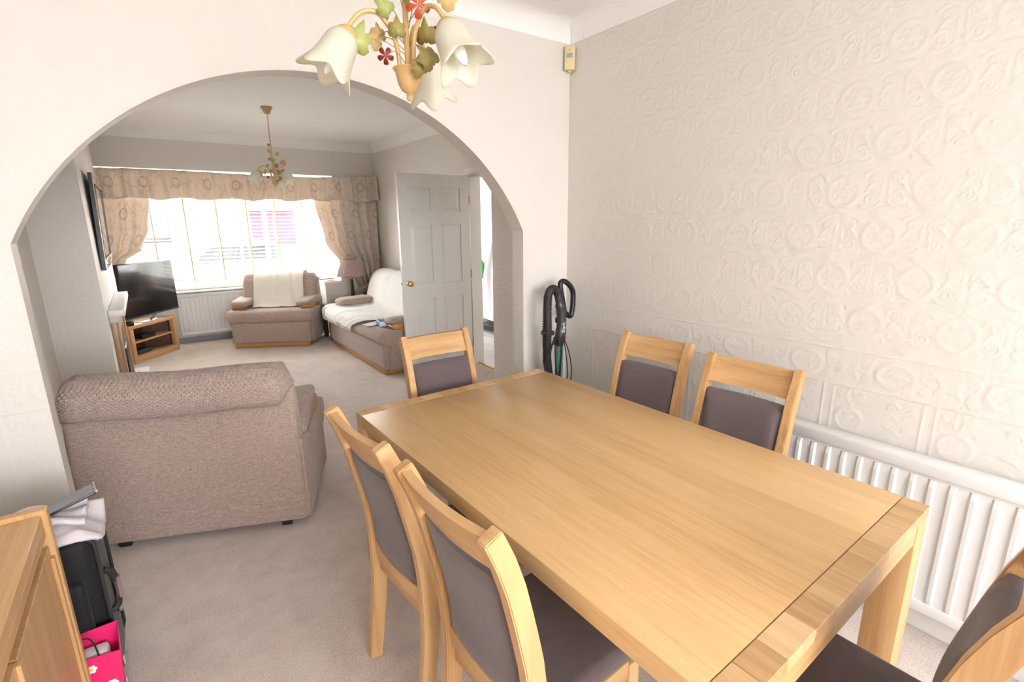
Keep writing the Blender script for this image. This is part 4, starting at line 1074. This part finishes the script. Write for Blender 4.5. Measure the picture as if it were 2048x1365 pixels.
o = obj('curtain_tieback', bm, 'tieback', angle=3); thicken(o, .006); tag(o, 'olive brown tieback holding the right curtain', 'tieback')
def vfn(s, t):
    x = lerp(-.56, 2.79, s); z = lerp(2.115+.012*math.sin(s*7)+.045*max(0, (s-.75)/.25)*.9, 1.815+.012*math.sin(s*46)+.02*max(0, s-.7), t)
    w = (math.sin(s*112)+.6*math.sin(s*57+1)+.4*math.sin(s*233))*(.022+.026*t)
    return (x, YW-.165+w-.02*t, z)
o = obj('valance', sheet(420, 14, vfn, uv=lambda s, t: (s*5.2, t*.32)), 'curtain', angle=3); thicken(o, .003)
tag(o, 'gathered ring print valance across the top of the bay', 'valance')
bx = obj('curtain_rail', box(-.56, 2.79, YW-.12, YW-.005, 2.085, 2.112, .003), 'white_paint'); tag(bx, 'white curtain rail behind the valance', 'rail')
# things on the sill
b1 = tag(obj('magazine', box(-.11, .11, -.075, .075, 0, .012, .002), 'dark_grey', loc=(2.085, 7.52, SILL), rot=(0, 0, .2)), 'dark magazine lying on the bay window sill', 'magazine')
b2 = tag(obj('red_notebook', box(-.06, .06, -.05, .05, 0, .010, .002), 'red2', loc=(2.10, 7.275, SILL), rot=(0, 0, -.1)), 'small red notebook at the near end of the sill', 'notebook')
b3 = tag(obj('sill_dish', lathe([(.001, .003), (.025, 0), (.05, .02), (.048, .022), (.02, .006), (.001, .006)], 16), 'leaf_green', loc=(2.05, 7.69, SILL)), 'small green dish at the window end of the sill', 'dish')

# hall things seen through the doorway
for k, (z0, z1) in enumerate(((1.70, 1.90), (1.45, 1.65))):
    pf = tag(empty('picture_frame', (HX, 6.17, z0)), ('upper' if k == 0 else 'lower')+' small framed photograph on the hall wall', 'picture', 'framed photographs in the hall')
    obj('frame', box(-.018, 0, -.13, .13, 0, z1-z0, .003), 'white', pf); obj('print', box(-.0195, -.0178, -.105, .105, .03, z1-z0-.03), 'picture', pf)
def coat(s, t):
    z = lerp(1.22, .16, t); wd = curve([(0, .05), (.12, .15), (.35, .20), (1, .27)], t)[0]
    a = s*2*PI; rr_ = 1+.16*math.sin(5*a+t*3)+.08*math.sin(9*a)
    return (HX-.13+.10*math.cos(a)*rr_*min(1, .3+t*2), 5.86+wd*math.sin(a)*rr_, z)
ct = tag(empty('hanging_coat'), 'long pale lilac coat hanging on the hall wall', 'coat')
o = obj('cloth', sheet(48, 24, coat), 'lilac', ct, angle=3)
obj('coat_hook', tube([(HX, 5.86, 1.26), (HX-.10, 5.86, 1.24), (HX-.12, 5.86, 1.21)], .008, 8), 'brass', ct)
bgc = tag(obj('green_bag', sheet(24, 12, lambda s, t: (HX-.10+.08*math.cos(s*2*PI)*math.sin(PI*min(1, t*1.1+.02)), 6.36+.16*math.sin(s*2*PI)*math.sin(PI*min(.5, t+.05))**.5, lerp(1.02, .72, t))), 'green', angle=3), 'green bag hanging beside the coat in the hall', 'bag')
sr = tag(empty('shoe_rack', (HX-.17, 6.1, 0)), 'low black shoe rack under the coat in the hall', 'shoe rack')
obj('shelf', box(-.15, .15, -.5, .5, .10, .12), 'black', sr)
for yy in (-.49, .49):
    obj('upright', box(-.15, .15, yy-.01, yy+.01, 0, .10), 'black', sr)

# ================================================================== OUTSIDE
M['tarmac'] = plain('pale_paving', (.58, .58, .57), .9); M['brick'] = plain('red_brick', (.42, .14, .09), .85); M['roof'] = plain('brown_roof', (.2, .12, .09), .8)
M['render'] = plain('pale_render', (.75, .73, .68), .8); M['garage_red'] = plain('red_garage_paint', (.32, .010, .03), .5); M['car_paint'] = plain('silver_car_paint', (.35, .37, .40), .3, metal=.4); M['car_glass'] = plain('dark_car_glass', (.02, .022, .025), .15)
struct(obj('ground_outside', box(-60, 60, -60, YR-.13, -.4, -.3), 'tarmac', smooth=False)); struct(obj('ground_outside', box(-60, 60, 8.02, 90, -.4, -.3), 'tarmac', smooth=False)); struct(obj('ground_outside', box(-60, -.95, YR-.13, 8.02, -.4, -.3), 'tarmac', smooth=False))
hs = tag(empty('house', (2.5, 25, -.3)), 'pale rendered house with red garage door across the street', 'house')
obj('wall', box(-9, 9, 0, 8, 0, 5.4), 'render', hs, False)
obj('roof', prism([(-.5, 5.4), (8.5, 5.4), (4, 8.6)], 0, -9.4, 9.4), 'roof', hs, False)
for x in (-7, -3.2, .6, 6.2):
    for z in (1.0, 3.4):
        if x == .6 and z < 2: continue
        wn_ = obj('window', box(x, x+1.8, -.06, .02, z, z+1.3), 'upvc', hs, False); obj('pane', box(x+.1, x+1.7, -.08, -.05, z+.1, z+1.2), 'car_glass', wn_, False)
obj('garage_door', box(1.5, 3.3, -.08, .02, 0, 2.35), 'garage_red', hs, False); obj('fascia', box(-1.5, 4.5, -.5, .02, 2.35, 2.65), 'brick', hs, False)
def car(label, loc, paint):
    c = tag(empty('car', loc), label, 'car', 'cars parked in the street')
    body = [(-2.05, .28), (-2.1, .62), (-1.95, .80), (-1.15, .90), (-.55, 1.36), (.85, 1.40), (1.55, .98), (2.0, .92), (2.1, .55), (2.05, .28)]
    obj('body', prism(body, 1, -.83, .83, .06, seg=3), paint, c)
    for s in (-1, 1):
        obj('side_window', prism([(-.98, .93), (-.50, 1.29), (.10, 1.32), (.10, .93)], 1, s*.835, s*.845), 'car_glass', c, False)
        obj('side_window', prism([(.17, .93), (.17, 1.32), (.80, 1.32), (1.30, .98)], 1, s*.835, s*.845), 'car_glass', c, False)
        for x in (-1.3, 1.3):
            wh = obj('wheel', tube([(x, s*.70, .31), (x, s*.86, .31)], .31, 20), 'black_matt', c); obj('hub_cap', tube([(x, s*.861, .31), (x, s*.87, .31)], .19, 16), 'silver', wh)
    return c
car('silver car parked across the street outside the window', (1.8, 14.6, -.3), 'car_paint')
car('dark car parked further along the street outside the window', (6.3, 15.4, -.3), 'dark_grey')
wl = tag(obj('garden_wall', box(-12, 12, 20.5, 20.75, -.3, .75), 'brick', smooth=False), 'low brick garden wall across the street', 'wall')
